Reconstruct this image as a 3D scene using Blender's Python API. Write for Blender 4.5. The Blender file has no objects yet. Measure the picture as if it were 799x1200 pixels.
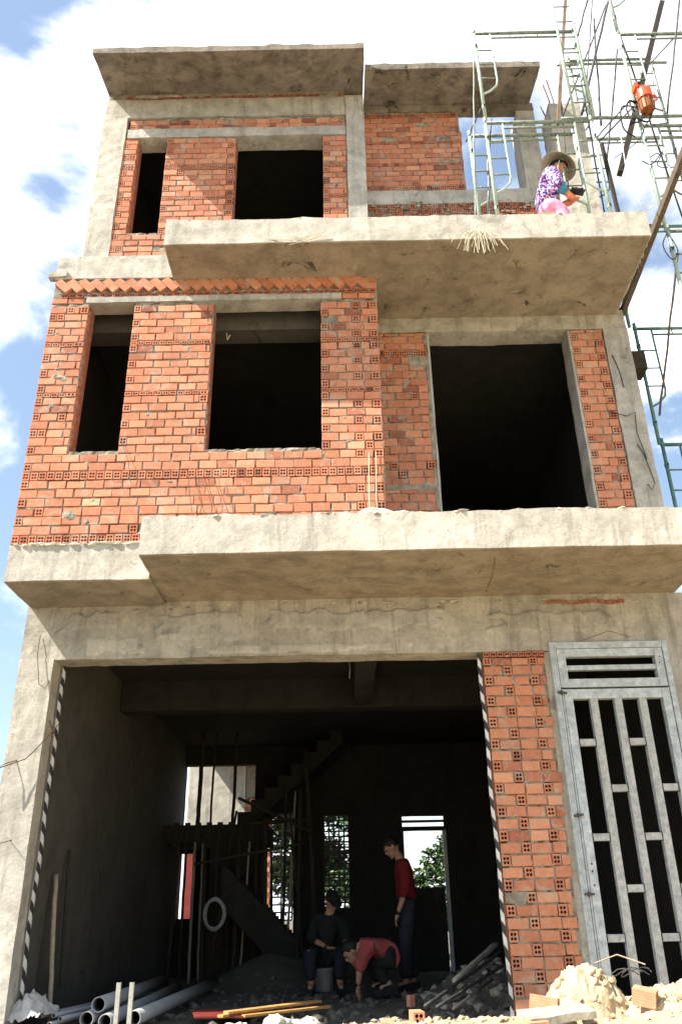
import bpy, bmesh, math, random
from mathutils import Vector, Matrix, noise, Euler
R=math.radians
random.seed(7)
sc=bpy.context.scene
col=sc.collection
V=Vector
# ---------------------------------------------------------------- materials
def new_mat(name):
    m=bpy.data.materials.new(name); m.use_nodes=True
    nt=m.node_tree; nt.nodes.clear()
    out=nt.nodes.new('ShaderNodeOutputMaterial'); b=nt.nodes.new('ShaderNodeBsdfPrincipled')
    nt.links.new(b.outputs[0],out.inputs[0])
    return m,nt,b
class G:
    def __init__(s,nt): s.nt=nt
    def n(s,t,**k):
        x=s.nt.nodes.new(t)
        for a,v in k.items(): setattr(x,a,v)
        return x
    def l(s,a,b): s.nt.links.new(a,b)
    def coord(s,scale=(1,1,1)):
        t=s.n('ShaderNodeTexCoord'); m=s.n('ShaderNodeMapping'); m.inputs['Scale'].default_value=scale
        s.l(t.outputs['Object'],m.inputs[0]); return m.outputs[0]
    def noise(s,vec,scale,detail=6,rough=.6,dist=0):
        x=s.n('ShaderNodeTexNoise'); x.inputs['Scale'].default_value=scale; x.inputs['Detail'].default_value=detail
        x.inputs['Roughness'].default_value=rough; x.inputs['Distortion'].default_value=dist; s.l(vec,x.inputs['Vector']); return x.outputs['Fac']
    def ramp(s,f,stops):
        r=s.n('ShaderNodeValToRGB'); e=r.color_ramp.elements
        while len(e)<len(stops): e.new(.5)
        for i,(p,c) in enumerate(stops):
            e[i].position=p; e[i].color=(c[0],c[1],c[2],1) if isinstance(c,tuple) else (c,c,c,1)
        s.l(f,r.inputs[0]); return r.outputs[0]
    def mix(s,f,a,b,mode='MIX'):
        m=s.n('ShaderNodeMix',data_type='RGBA',blend_type=mode)
        for i,v in ((0,f),(6,a),(7,b)):
            if hasattr(v,'links'): s.l(v,m.inputs[i])
            else: m.inputs[i].default_value=v if i==0 else (v[0],v[1],v[2],1)
        return m.outputs[2]
    def math(s,op,a,b=0.0,c=None):
        m=s.n('ShaderNodeMath',operation=op)
        for i,v in enumerate((a,b) if c is None else (a,b,c)):
            if hasattr(v,'links'): s.l(v,m.inputs[i])
            else: m.inputs[i].default_value=v
        return m.outputs[0]
    def bump(s,h,b,strength=.5,dist=.01):
        x=s.n('ShaderNodeBump'); x.inputs['Strength'].default_value=strength; x.inputs['Distance'].default_value=dist
        s.l(h,x.inputs['Height']); s.l(x.outputs[0],b.inputs['Normal'])
def concrete(name,base,dark,light,stain=.6,streak=.5,bump=.6,board=False,blot=.5):
    m,nt,b=new_mat(name); g=G(nt); c=g.coord()
    big=g.noise(c,.9,5,.6,.4); med=g.noise(c,4.5,8,.65,.3); fine=g.noise(c,38,5,.7)
    cs=g.coord((7,7,.55)); st=g.noise(cs,1.2,6,.7,.2)
    col_=g.mix(g.ramp(big,[(.35,0.0),(.68,1.0)]),base,light)
    col_=g.mix(g.math('MULTIPLY',g.ramp(med,[(.42,0.0),(.70,1.0)]),stain),col_,dark)
    col_=g.mix(g.math('MULTIPLY',g.ramp(st,[(.52,0.0),(.74,1.0)]),streak),col_,dark)
    pat=g.noise(c,2.2,9,.72,1.2)
    col_=g.mix(g.math('MULTIPLY',g.ramp(pat,[(.60,0.0),(.66,1.0)]),blot),col_,tuple(x*.45 for x in dark))
    wh=g.noise(g.coord((1.3,1.3,.6)),3.1,8,.7,.8)
    col_=g.mix(g.math('MULTIPLY',g.ramp(wh,[(.58,0.0),(.75,1.0)]),.45),col_,tuple(min(1,x*1.35) for x in light))
    col_=g.mix(.22,col_,g.ramp(fine,[(.3,.25),(.7,.85)]),'OVERLAY')
    vo=g.n('ShaderNodeTexVoronoi'); vo.inputs['Scale'].default_value=26; g.l(c,vo.inputs['Vector'])
    pit=g.ramp(vo.outputs['Distance'],[(.06,0.0),(.16,1.0)])
    sel=g.ramp(g.noise(c,3.3,3),[(.52,0.0),(.6,1.0)])
    pitm=g.math('MULTIPLY',g.math('SUBTRACT',1.0,pit),sel)
    col_=g.mix(g.math('MULTIPLY',pitm,.6),col_,tuple(x*.4 for x in dark))
    g.l(col_,b.inputs['Base Color']); b.inputs['Roughness'].default_value=.93; b.inputs['Specular IOR Level'].default_value=.2
    h=g.math('ADD',g.math('MULTIPLY',fine,.35),med); h=g.math('SUBTRACT',h,g.math('MULTIPLY',pitm,1.2)); h=g.math('ADD',h,g.math('MULTIPLY',pat,.5))
    if board:
        sx=g.n('ShaderNodeSeparateXYZ'); g.l(c,sx.inputs[0])
        ln=g.math('LESS_THAN',g.math('ABSOLUTE',g.math('SUBTRACT',g.math('FRACT',g.math('MULTIPLY',sx.outputs[0],.83)),.5)),.004)
        h=g.math('SUBTRACT',h,g.math('MULTIPLY',ln,1.0))
        w=g.n('ShaderNodeTexWave'); w.inputs['Scale'].default_value=1.6; w.inputs['Distortion'].default_value=1.2; w.bands_direction='X'
        g.l(c,w.inputs['Vector']); h=g.math('ADD',h,g.math('MULTIPLY',w.outputs['Fac'],.4))
    g.bump(h,b,bump,.012)
    return m
C_MAIN=concrete('concrete_main',(.35,.328,.275),(.14,.13,.108),(.50,.47,.40),.6,.8,.8,blot=.55,board=True)
C_FACE=concrete('concrete_fascia',(.42,.39,.33),(.20,.182,.15),(.58,.545,.47),.55,.7,.7,blot=.4)
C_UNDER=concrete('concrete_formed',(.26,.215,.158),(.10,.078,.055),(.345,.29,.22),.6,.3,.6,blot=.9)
C_ROOF=concrete('concrete_roof',(.215,.185,.15),(.06,.05,.04),(.31,.27,.22),.85,.4,.7,blot=1.0)
C_GREY=concrete('concrete_grey',(.36,.345,.305),(.16,.15,.13),(.50,.48,.43),.6,.7,.6)
C_IN=concrete('concrete_interior_shaded',(.032,.030,.026),(.016,.015,.013),(.045,.042,.035),.5,.5,.5)  # far darker than the outer concrete: the rooms' shade is in this colour
C_WALL=concrete('side_plaster_shaded',(.085,.08,.068),(.045,.042,.035),(.12,.112,.095),.5,.5,.5)  # plaster tone lowered, so the dimness of the room is painted in
def simple(name,c1,c2,rough=.8,scale=12,bump=.3,metal=0,dist=.004):
    m,nt,b=new_mat(name); g=G(nt); c=g.coord()
    f=g.noise(c,scale,7,.65,.3)
    g.l(g.ramp(f,[(.3,c1),(.7,c2)]),b.inputs['Base Color'])
    b.inputs['Roughness'].default_value=rough; b.inputs['Metallic'].default_value=metal; b.inputs['Specular IOR Level'].default_value=.3
    g.bump(g.noise(c,scale*4,5,.7),b,bump,dist); return m
def brick_mat():
    m,nt,b=new_mat('fired_brick'); g=G(nt); c=g.coord()
    at=g.n('ShaderNodeAttribute'); at.attribute_name='tint'
    t=at.outputs['Fac']
    col_=g.ramp(t,[(0.0,(.22,.085,.055)),(.12,(.36,.13,.078)),(.5,(.53,.215,.122)),(.85,(.61,.275,.16)),(1.0,(.68,.36,.22))])
    n1=g.noise(c,14,6,.7); col_=g.mix(.5,col_,g.ramp(n1,[(.3,.32),(.7,.66)]),'OVERLAY')
    sm=g.noise(c,5.5,8,.72,1.0)
    col_=g.mix(g.math('MULTIPLY',g.ramp(sm,[(.52,0.0),(.62,1.0)]),.62),col_,(.43,.365,.29))
    s2=g.noise(g.coord((1,1,2.6)),21,6,.75,.8)
    col_=g.mix(g.math('MULTIPLY',g.ramp(s2,[(.58,0.0),(.66,1.0)]),.6),col_,(.45,.40,.33))
    s3=g.noise(c,9,5,.7,.5)
    col_=g.mix(g.math('MULTIPLY',g.ramp(s3,[(.60,0.0),(.70,1.0)]),.5),col_,(.22,.10,.075))
    n3=g.noise(c,1.1,4,.6)
    col_=g.mix(g.math('MULTIPLY',g.ramp(n3,[(.45,0.0),(.7,1.0)]),.25),col_,(.30,.17,.12))
    g.l(col_,b.inputs['Base Color']); b.inputs['Roughness'].default_value=.9; b.inputs['Specular IOR Level'].default_value=.2
    w=g.n('ShaderNodeTexWave'); w.bands_direction='Z'; w.inputs['Scale'].default_value=22; w.inputs['Distortion'].default_value=.3
    g.l(c,w.inputs['Vector'])
    h=g.math('ADD',g.math('MULTIPLY',w.outputs['Fac'],.35),g.math('MULTIPLY',g.noise(c,55,5,.7),.8))
    g.bump(h,b,.55,.004); return m
BRICK=brick_mat()
MORTAR=simple('mortar',(.13,.115,.09),(.42,.38,.30),.95,9,.9,0,.008)
def sand_mat():
    m,nt,b=new_mat('sand_ground'); g=G(nt); c=g.coord()
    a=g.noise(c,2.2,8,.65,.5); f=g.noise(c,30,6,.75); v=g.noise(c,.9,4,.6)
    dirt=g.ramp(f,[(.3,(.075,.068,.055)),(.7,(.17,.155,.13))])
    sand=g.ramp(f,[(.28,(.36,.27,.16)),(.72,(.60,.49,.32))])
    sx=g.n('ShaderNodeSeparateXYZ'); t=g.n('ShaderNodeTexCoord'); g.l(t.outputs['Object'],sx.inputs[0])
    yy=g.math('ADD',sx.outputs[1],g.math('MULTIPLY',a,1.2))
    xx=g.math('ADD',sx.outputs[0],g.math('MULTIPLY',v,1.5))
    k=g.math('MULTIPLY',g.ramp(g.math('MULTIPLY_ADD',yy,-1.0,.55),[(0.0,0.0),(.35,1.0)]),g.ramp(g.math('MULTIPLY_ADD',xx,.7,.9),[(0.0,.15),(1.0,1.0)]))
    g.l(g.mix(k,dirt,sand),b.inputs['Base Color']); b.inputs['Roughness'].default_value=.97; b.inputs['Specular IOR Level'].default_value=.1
    g.bump(g.math('ADD',f,a),b,.9,.02); return m
SAND=sand_mat()
HEAP=simple('heap_sand',(.42,.32,.19),(.66,.54,.36),.97,16,1.0,0,.012)
STONE=simple('rubble_stone',(.22,.20,.165),(.48,.43,.34),.95,10,.8)
DARKW=simple('dark_timber',(.02,.016,.012),(.055,.043,.032),.85,20,.5)  # near black: the gloom around the stair is put into the timber colour
PLANK=simple('brown_timber',(.13,.085,.06),(.26,.18,.13),.8,14,.5)
PALEW=simple('pale_timber',(.28,.23,.16),(.42,.36,.26),.85,18,.5)
ORW=simple('orange_timber',(.42,.20,.06),(.62,.34,.12),.7,10,.3)
REDP=simple('red_panel',(.17,.025,.02),(.27,.05,.04),.4,6,.2)
ORB=simple('orange_brick_piece',(.46,.21,.12),(.62,.32,.19),.9,18,.8)
STEEL=simple('galvanised_door_steel',(.30,.34,.36),(.60,.65,.67),.55,16,.5,.15)
STEELG=simple('grey_door_bar',(.27,.275,.27),(.55,.56,.55),.6,20,.5,.15)
GREEN=simple('pale_green_scaffold_paint',(.24,.33,.27),(.45,.55,.46),.55,18,.3,.2)
GRUST=simple('worn_scaffold_paint',(.10,.12,.10),(.32,.37,.31),.6,22,.4,.3)
TEAL=simple('teal_scaffold_paint',(.06,.15,.14),(.14,.28,.25),.5,18,.3,.2)
DSTEEL=simple('dark_steel',(.035,.035,.035),(.10,.095,.09),.6,20,.3,.4)
RUST=simple('rusty_rebar',(.08,.045,.03),(.19,.11,.07),.85,30,.4,.2)
PVC=simple('grey_plastic_pipe',(.30,.30,.30),(.42,.42,.41),.45,4,.1)
HOLE=simple('pipe_bore',(.04,.04,.04),(.06,.06,.06),.8,4,.1)
GALV=simple('pale_steel_rod',(.40,.38,.33),(.62,.60,.54),.45,25,.3,.4)
BAG=simple('dusty_plastic_sheet',(.42,.40,.36),(.66,.64,.60),.35,7,.4)
CABLEW=simple('white_cable',(.6,.6,.6),(.75,.75,.75),.5,9,.1)
CABLEB=simple('black_cable',(.015,.015,.015),(.03,.03,.03),.6,9,.1)
ORANGE=simple('orange_machine_paint',(.62,.07,.025),(.78,.13,.04),.4,8,.15)
STONE_IN=simple('rubble_stone_shaded',(.07,.064,.053),(.16,.145,.12),.95,10,.8)  # shaded copy of the rubble stone for crumbs inside the garage
MOTORD=simple('motor_dark_casting',(.20,.06,.02),(.34,.12,.04),.5,12,.3)
SKIN=simple('skin',(.36,.19,.12),(.46,.26,.17),.6,14,.15)
HAIR=simple('black_hair',(.008,.007,.006),(.02,.017,.015),.6,40,.5)
REDS=simple('red_shirt_cloth',(.13,.008,.010),(.20,.014,.016),.85,9,.4)
PINKR=simple('faded_red_cloth',(.30,.05,.05),(.42,.09,.08),.85,9,.4)
NAVY=simple('dark_trouser_cloth',(.012,.014,.022),(.03,.032,.042),.9,9,.4)
DCLOTH=simple('dark_work_cloth',(.009,.009,.009),(.025,.024,.022),.9,9,.4)
PINK=simple('pink_trouser_cloth',(.62,.20,.36),(.82,.40,.55),.85,15,.4)
BLUEC=simple('teal_blue_cuff',(.02,.10,.20),(.10,.36,.46),.8,40,.3)
GLOVE=simple('orange_work_glove',(.65,.20,.10),(.80,.32,.18),.8,16,.3)
STRAW=simple('woven_palm_hat',(.30,.265,.19),(.50,.45,.34),.8,50,.5)
FIBRE=simple('pale_straw_fibre',(.50,.45,.32),(.72,.66,.50),.9,20,.3)
BARK=simple('bark',(.08,.06,.04),(.16,.12,.09),.9,16,.8)
EYE=simple('eye_dark',(.01,.01,.01),(.02,.02,.02),.3,5,.05)
WHITE=simple('white_frame_paint',(.55,.56,.56),(.68,.69,.69),.5,9,.1)
BUCKET=simple('grey_bucket',(.22,.22,.21),(.34,.34,.32),.5,9,.2)
PLAST=simple('lime_plaster_lump',(.52,.47,.38),(.76,.72,.62),.95,14,.8)
def leaf_mat():
    m,nt,b=new_mat('leaf'); g=G(nt); at=g.n('ShaderNodeAttribute'); at.attribute_name='tint'
    g.l(g.ramp(at.outputs['Fac'],[(0.0,(.015,.04,.008)),(.6,(.035,.09,.018)),(1.0,(.09,.16,.04))]),b.inputs['Base Color'])
    b.inputs['Roughness'].default_value=.6
    b.inputs['Transmission Weight'].default_value=0; return m
LEAF=leaf_mat()
def stripe_mat():
    m,nt,b=new_mat('black_white_striped_tape'); g=G(nt)
    t=g.n('ShaderNodeTexCoord'); s=g.n('ShaderNodeSeparateXYZ'); g.l(t.outputs['Object'],s.inputs[0])
    q=g.math('ADD',g.math('MULTIPLY',s.outputs[2],1/.17),g.math('MULTIPLY',g.math('ADD',s.outputs[0],s.outputs[1]),9.0))
    f=g.math('GREATER_THAN',g.math('FRACT',q),.5)
    n=g.noise(g.coord(),14,5,.6)
    c=g.mix(f,(.02,.02,.02),(.62,.62,.60)); c=g.mix(.25,c,g.ramp(n,[(.3,.2),(.7,.8)]),'OVERLAY')
    g.l(c,b.inputs['Base Color']); b.inputs['Roughness'].default_value=.5; return m
TAPE=stripe_mat()
def floral():
    m,nt,b=new_mat('purple_floral_cloth'); g=G(nt); c=g.coord()
    v=g.n('ShaderNodeTexVoronoi'); v.inputs['Scale'].default_value=34; g.l(c,v.inputs['Vector'])
    n=g.noise(c,26,3,.6,1.5)
    f=g.ramp(g.math('ADD',g.math('MULTIPLY',v.outputs['Distance'],.6),g.math('MULTIPLY',n,.6)),[(.54,(.085,.03,.22)),(.62,(.34,.17,.52)),(.66,(.75,.58,.78))])
    f.node.color_ramp.interpolation='CONSTANT'
    g.l(f,b.inputs['Base Color']); b.inputs['Roughness'].default_value=.85; g.bump(g.noise(c,12,4),b,.4,.01); return m
FLORAL=floral()
# ---------------------------------------------------------------- mesh builder
class MB:
    def __init__(s): s.v=[]; s.f=[]; s.m=[]; s.t=[]; s.mats=[]
    def mi(s,m):
        if m not in s.mats: s.mats.append(m)
        return s.mats.index(m)
    def add(s,vs,fs,m,t=.5):
        o=len(s.v); s.v+= [tuple(x) for x in vs]; k=s.mi(m)
        for f in fs: s.f.append(tuple(i+o for i in f)); s.m.append(k); s.t.append(t)
    def box(s,x0,x1,y0,y1,z0,z1,m,t=.5):
        v=[(x,y,z) for x in (x0,x1) for y in (y0,y1) for z in (z0,z1)]
        s.add(v,[(0,1,3,2),(4,6,7,5),(0,4,5,1),(2,3,7,6),(0,2,6,4),(1,5,7,3)],m,t)
    def obox(s,c,size,rot,m,t=.5,bev=0):
        M=Matrix.Translation(V(c))@Euler(rot).to_matrix().to_4x4()
        a,b,c_=[q/2 for q in size]
        v=[M@V((x,y,z)) for x in (-a,a) for y in (-b,b) for z in (-c_,c_)]
        s.add(v,[(0,1,3,2),(4,6,7,5),(0,4,5,1),(2,3,7,6),(0,2,6,4),(1,5,7,3)],m,t)
    def rough(s,x0,x1,y0,y1,z0,z1,m,a=.006,d=.11,ragtop=0,seed=0):
        nx,ny,nz=[max(1,min(70,int(round((q1-q0)/d)))) for q0,q1 in ((x0,x1),(y0,y1),(z0,z1))]
        ids={}; vs=[]; fs=[]
        def vid(i,j,k):
            if (i,j,k) in ids: return ids[(i,j,k)]
            p=V((x0+(x1-x0)*i/nx,y0+(y1-y0)*j/ny,z0+(z1-z0)*k/nz))
            o=noise.noise_vector(p*2.3+V((seed,0,0)))*a+noise.noise_vector(p*9+V((seed,5,0)))*a*.7
            q=p+o
            if ragtop and k==nz: q.z+=max(0,noise.noise(V((p.x*7,p.y*7,seed+3))))*ragtop+max(0,noise.noise(V((p.x*2,p.y*3,seed))))*ragtop
            ids[(i,j,k)]=len(vs); vs.append(q); return ids[(i,j,k)]
        for i in range(nx):
            for j in range(ny):
                fs.append((vid(i,j,0),vid(i,j+1,0),vid(i+1,j+1,0),vid(i+1,j,0)))
                fs.append((vid(i,j,nz),vid(i+1,j,nz),vid(i+1,j+1,nz),vid(i,j+1,nz)))
        for i in range(nx):
            for k in range(nz):
                fs.append((vid(i,0,k),vid(i+1,0,k),vid(i+1,0,k+1),vid(i,0,k+1)))
                fs.append((vid(i,ny,k),vid(i,ny,k+1),vid(i+1,ny,k+1),vid(i+1,ny,k)))
        for j in range(ny):
            for k in range(nz):
                fs.append((vid(0,j,k),vid(0,j,k+1),vid(0,j+1,k+1),vid(0,j+1,k)))
                fs.append((vid(nx,j,k),vid(nx,j+1,k),vid(nx,j+1,k+1),vid(nx,j,k+1)))
        s.add(vs,fs,m)
    def tube(s,pts,r,m,n=8,cap=True,r2=None,t=.5):
        pts=[V(p) for p in pts]; r2=r if r2 is None else r2; vs=[]; fs=[]; L=len(pts)
        up=V((0,0,1)); prev=None
        for i,p in enumerate(pts):
            d=(pts[min(i+1,L-1)]-pts[max(i-1,0)]).normalized()
            if prev is None:
                a=d.cross(up); 
                if a.length<.05: a=d.cross(V((0,1,0)))
                a.normalize()
            else: a=(prev-d*prev.dot(d)).normalized()
            prev=a; b=d.cross(a); rr=r+(r2-r)*i/max(1,L-1)
            for k in range(n):
                an=2*math.pi*k/n; vs.append(p+a*math.cos(an)*rr+b*math.sin(an)*rr)
        for i in range(L-1):
            for k in range(n): fs.append((i*n+k,i*n+(k+1)%n,(i+1)*n+(k+1)%n,(i+1)*n+k))
        if cap: fs.append(tuple(range(n))[::-1]); fs.append(tuple((L-1)*n+k for k in range(n)))
        s.add(vs,fs,m,t)
    def lump(s,c,r,m,t=.5,sub=1,amp=.35,sq=(1,1,1),seed=None):
        bm=bmesh.new(); bmesh.ops.create_icosphere(bm,subdivisions=sub,radius=1)
        sd=random.random()*50 if seed is None else seed
        bm.verts.index_update()
        vs=[]
        for v in bm.verts:
            q=v.co*(1+amp*noise.noise(v.co*1.6+V((sd,sd,0)))*2)
            vs.append((c[0]+q.x*r*sq[0],c[1]+q.y*r*sq[1],c[2]+q.z*r*sq[2]))
        fs=[tuple(v.index for v in f.verts) for f in bm.faces]; bm.free(); s.add(vs,fs,m,t)
    def build(s,name,parent=None,smooth=False,tint=False,loc=None):
        me=bpy.data.meshes.new(name); me.from_pydata(s.v,[],s.f)
        for m in s.mats: me.materials.append(m)
        me.polygons.foreach_set('material_index',s.m)
        me.polygons.foreach_set('use_smooth',[smooth]*len(s.f))
        if tint:
            at=me.attributes.new('tint','FLOAT','FACE'); at.data.foreach_set('value',s.t)
        if loc is not None: me.transform(Matrix.Translation(-V(loc)))
        me.update(); o=bpy.data.objects.new(name,me); col.objects.link(o)
        if loc is not None: o.location=loc
        if parent:
            o.parent=parent
        return o
def tag(o,label=None,cat=None,group=None,kind=None):
    if label: o['label']=label
    if cat: o['category']=cat
    if group: o['group']=group
    if kind: o['kind']=kind
    return o
def empty(name,loc=(0,0,0),rz=0,**k):
    o=bpy.data.objects.new(name,None); o.location=loc; o.rotation_euler=(0,0,rz); o.empty_display_size=.2; col.objects.link(o); tag(o,**k); return o
def copy_tree(o,parent=None):
    c=o.copy(); col.objects.link(c); c.parent=parent
    for ch in list(o.children): copy_tree(ch,c)
    return c
# ---------------------------------------------------------------- bricks
def stretcher(mb,x0,x1,z0,z1,y,tint,depth=.09):
    j=lambda a=.0036: random.uniform(-a,a)
    e=.004; yo=y+j(.004); tl=j(.003)
    def P(x,z,yy): return (x,yy,z)
    c=[(x0+j(),z0+j()),(x1+j(),z0+j()),(x1+j(),z1+j()),(x0+j(),z1+j())]
    cx=(x0+x1)/2; cz=(z0+z1)/2
    vs=[P(a,b,y+depth) for a,b in c]+[P(a,b,yo+e) for a,b in c]
    vs+=[P(a+(e if a<cx else -e),b+(e if b<cz else -e),yo+(tl if b<cz else -tl)) for a,b in c]
    fs=[(8,9,10,11)]
    for k in range(4):
        n=(k+1)%4; fs.append((k,n,4+n,4+k)); fs.append((4+k,4+n,8+n,8+k))
    mb.add(vs,fs,BRICK,tint)
def header(mb,x0,x1,z0,z1,y,tint,cols=2,rows=2,depth=.09):
    yo=y+random.uniform(-.004,.004); w=x1-x0; h=z1-z0
    mx=.12*w/ (cols/2); mz=.12*h
    cw=(w-2*mx)/cols; chh=(h-2*mz)/rows
    st=[(x0,z0),(x1,z0),(x1,z1),(x0,z1)]
    vs=[(a,y+depth,b) for a,b in st]+[(a,yo,b) for a,b in st]
    inn=[(x0+mx,z0+mz),(x1-mx,z0+mz),(x1-mx,z1-mz),(x0+mx,z1-mz)]
    vs+=[(a,yo,b) for a,b in inn]
    fs=[]
    for k in range(4):
        n=(k+1)%4; fs.append((k,n,4+n,4+k)); fs.append((4+k,4+n,8+n,8+k))
    mb.add(vs,fs,BRICK,tint)
    for i in range(cols):
        for j in range(rows):
            cx=x0+mx+cw*(i+.5); cz=z0+mz+chh*(j+.5); r=min(cw,chh)*.43
            cor=[(cx-cw/2,cz-chh/2),(cx+cw/2,cz-chh/2),(cx+cw/2,cz+chh/2),(cx-cw/2,cz+chh/2)]
            oc=[(cx+r*math.cos(R(-112.5+45*k)),cz+r*math.sin(R(-112.5+45*k))) for k in range(8)]
            vv=[(a,yo,b) for a,b in cor]+[(a,yo,b) for a,b in oc]+[(a,yo+.075,b) for a,b in oc]
            ff=[]
            for k in range(4):
                n=(k+1)%4
                ff.append((k,n,4+(2*k+1),4+2*k)); ff.append((n,4+(2*k+2)%8,4+(2*k+1)))
            for k in range(8): ff.append((4+k,4+(k+1)%8,12+(k+1)%8,12+k))
            ff.append(tuple(12+k for k in range(8)))
            mb.add(vv,ff,BRICK,max(0,tint-.15))
def tintr(): return min(1,max(0,random.choice((random.gauss(.56,.10),random.gauss(.56,.13),random.gauss(.52,.24)))))
def brick_wall(name,parent,x0,x1,z0,z1,y,openings=(),pitch=.1,full=(),thin=(),rag_right=0,rag_left=0,jamb_l=True,jamb_r=True,hprob=.05,extra_cols=(),core=.12,dark=0,spec=None,skiptop=None,stretch_len=.185,mass=None):
    """bricks of one wall panel with mortar behind them; front face at y"""
    mb=MB(); z=z0; r=0; g=.011; HR={}
    def inh(X,Z):
        for q in (int(X*10)-1,int(X*10),int(X*10)+1):
            for a,b,c,d_ in HR.get((q,int(Z*10)),())or():
                if a<X<b and c<Z<d_: return True
        return False
    while z<z1-.03:
        isthin=any(abs(z-t)<pitch*.5 for t in thin); isfull=any(abs(z-t)<pitch*.5 for t in full)
        h=(pitch*.55 if isthin else pitch); zt=min(z+h-g,z1)
        zc=(z+zt)/2
        segs=[[x0,x1]]
        for (a,b,c,d) in openings:
            if c<zc<d:
                ns=[]
                for s0,s1 in segs:
                    if b<=s0 or a>=s1: ns.append([s0,s1]); continue
                    if a>s0: ns.append([s0,a])
                    if b<s1: ns.append([b,s1])
                segs=ns
        for si,(s0,s1) in enumerate(segs):
            if rag_right and abs(s1-x1)<1e-4: s1-=random.random()*rag_right
            x=s0; first=True
            hl=(r+si)%2==0
            while x<s1-.02:
                left=s1-x; hd=False
                if isthin:
                    w=.078; hd=True
                elif isfull: w=.082; hd=True
                elif first: 
                    hd=jamb_l and hl; w=.085 if hd else stretch_len*(1 if hl or jamb_l else .5)
                elif left<stretch_len*1.25 and jamb_r and not hl and left>.085:
                    if left>.14: w=left-.095
                    else: w=left; hd=True
                elif random.random()<hprob: w=.085; hd=True
                else: w=stretch_len*random.uniform(.96,1.04)
                if extra_cols and not isfull and not isthin:
                    for ec,par in extra_cols:
                        if x<ec<=x+w and r%2==par and ec-x>.05: w=ec-x
                        elif abs(x-ec)<.004 and r%2==par: w=.085; hd=True
                w=min(w,left)
                if left-w<.045: w=left
                if w<.07 and hd: hd=False
                if w>.115: hd=False if not (isfull or isthin) else hd
                t=tintr()-dark
                wv=.007*noise.noise(V((x*1.1,z*1.7,3+y)))+.003*noise.noise(V((x*5,z*5,1)))
                if hd:
                    header(mb,x,x+w-g*.8,z+wv+random.uniform(-.002,.002),zt+wv,y,t*.8,2,1 if isthin else 2)
                    for zz in range(int(z*10)-1,int(zt*10)+2): HR.setdefault((int((x+w/2)*10),zz),[]).append((x+.004,x+w-g-.002,z+.004,zt-.004))
                elif w>.02:
                    if random.random()<.012: pass
                    else: stretcher(mb,x,x+w-g*random.uniform(.5,1.7),z+wv+random.uniform(-.003,.003),zt+wv+random.uniform(-.006,.001),y,t)
                x+=w; first=False
        z+=h; r+=1
    # mortar skin grid
    d=.028
    nx=int((x1-x0)/d); nz=int((z1-z0)/d); ids={}; vs=[]; fs=[]
    def vid(i,k):
        if (i,k) not in ids:
            X=x0+(x1-x0-rag_right*.5)*i/nx; Z=z0+(z1-z0)*k/nz
            yy=y+.012+.010*noise.noise(V((X*9,Z*9,y*3)))+.006*noise.noise(V((X*27,Z*27,2)))
            blob=noise.noise(V((X*3.1,Z*3.1,7+y)))
            if blob>.60: yy-=.018*min(1,(blob-.60)/.08)
            fb=noise.noise(V((X*13,Z*31,11+y)))
            if fb>.42: yy-=.012*min(1,(fb-.42)/.15)
            if fb<-.35: yy+=.02
            if mass and mass(X,Z): yy=y-.007+.004*noise.noise(V((X*14,Z*14,2)))
            if inh(X,Z): yy=y+.085
            ids[(i,k)]=len(vs); vs.append((X,yy,Z))
        return ids[(i,k)]
    for i in range(nx):
        for k in range(nz):
            X=x0+(x1-x0)*(i+.5)/nx; Z=z0+(z1-z0)*(k+.5)/nz
            if any(a-d*.5<X<b+d*.5 and c-d*.5<Z<e+d*.5 for a,b,c,e in openings): continue
            fs.append((vid(i,k),vid(i+1,k),vid(i+1,k+1),vid(i,k+1)))
    mb.add(vs,fs,MORTAR)
    # core behind
    xs=sorted({x0,x1-rag_right}|{q for o in openings for q in o[:2] if x0<q<x1}); zs=sorted({z0,z1}|{q for o in openings for q in o[2:] if z0<q<z1})
    for a,b in zip(xs,xs[1:]):
        for c,d_ in zip(zs,zs[1:]):
            mx,mz=(a+b)/2,(c+d_)/2
            if any(o[0]<mx<o[1] and o[2]<mz<o[3] for o in openings): continue
            a2=a+.006 if any(abs(o[1]-a)<1e-5 and o[2]<mz<o[3] for o in openings) or a==x0 else a
            b2=b-.006 if any(abs(o[0]-b)<1e-5 and o[2]<mz<o[3] for o in openings) or b==xs[-1] else b
            mb.box(a2,b2,y+.088,y+.09+core,c,d_,BRICK,.12)
    return mb.build(name,parent,tint=True)
# ================================================================= HOUSE
house=empty('unfinished_house',(0,0,0),label='three-storey house shell of bare brick and raw concrete with overhanging slabs and dark openings',cat='house')
def part(name,fn,smooth=False,parent=house,label=None,**k):
    mb=MB(); fn(mb); o=mb.build(name,parent,smooth=smooth,**k)
    if label: o['label']=label
    return o
XL,XR=-3.17,3.42; BY=-.72
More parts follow.
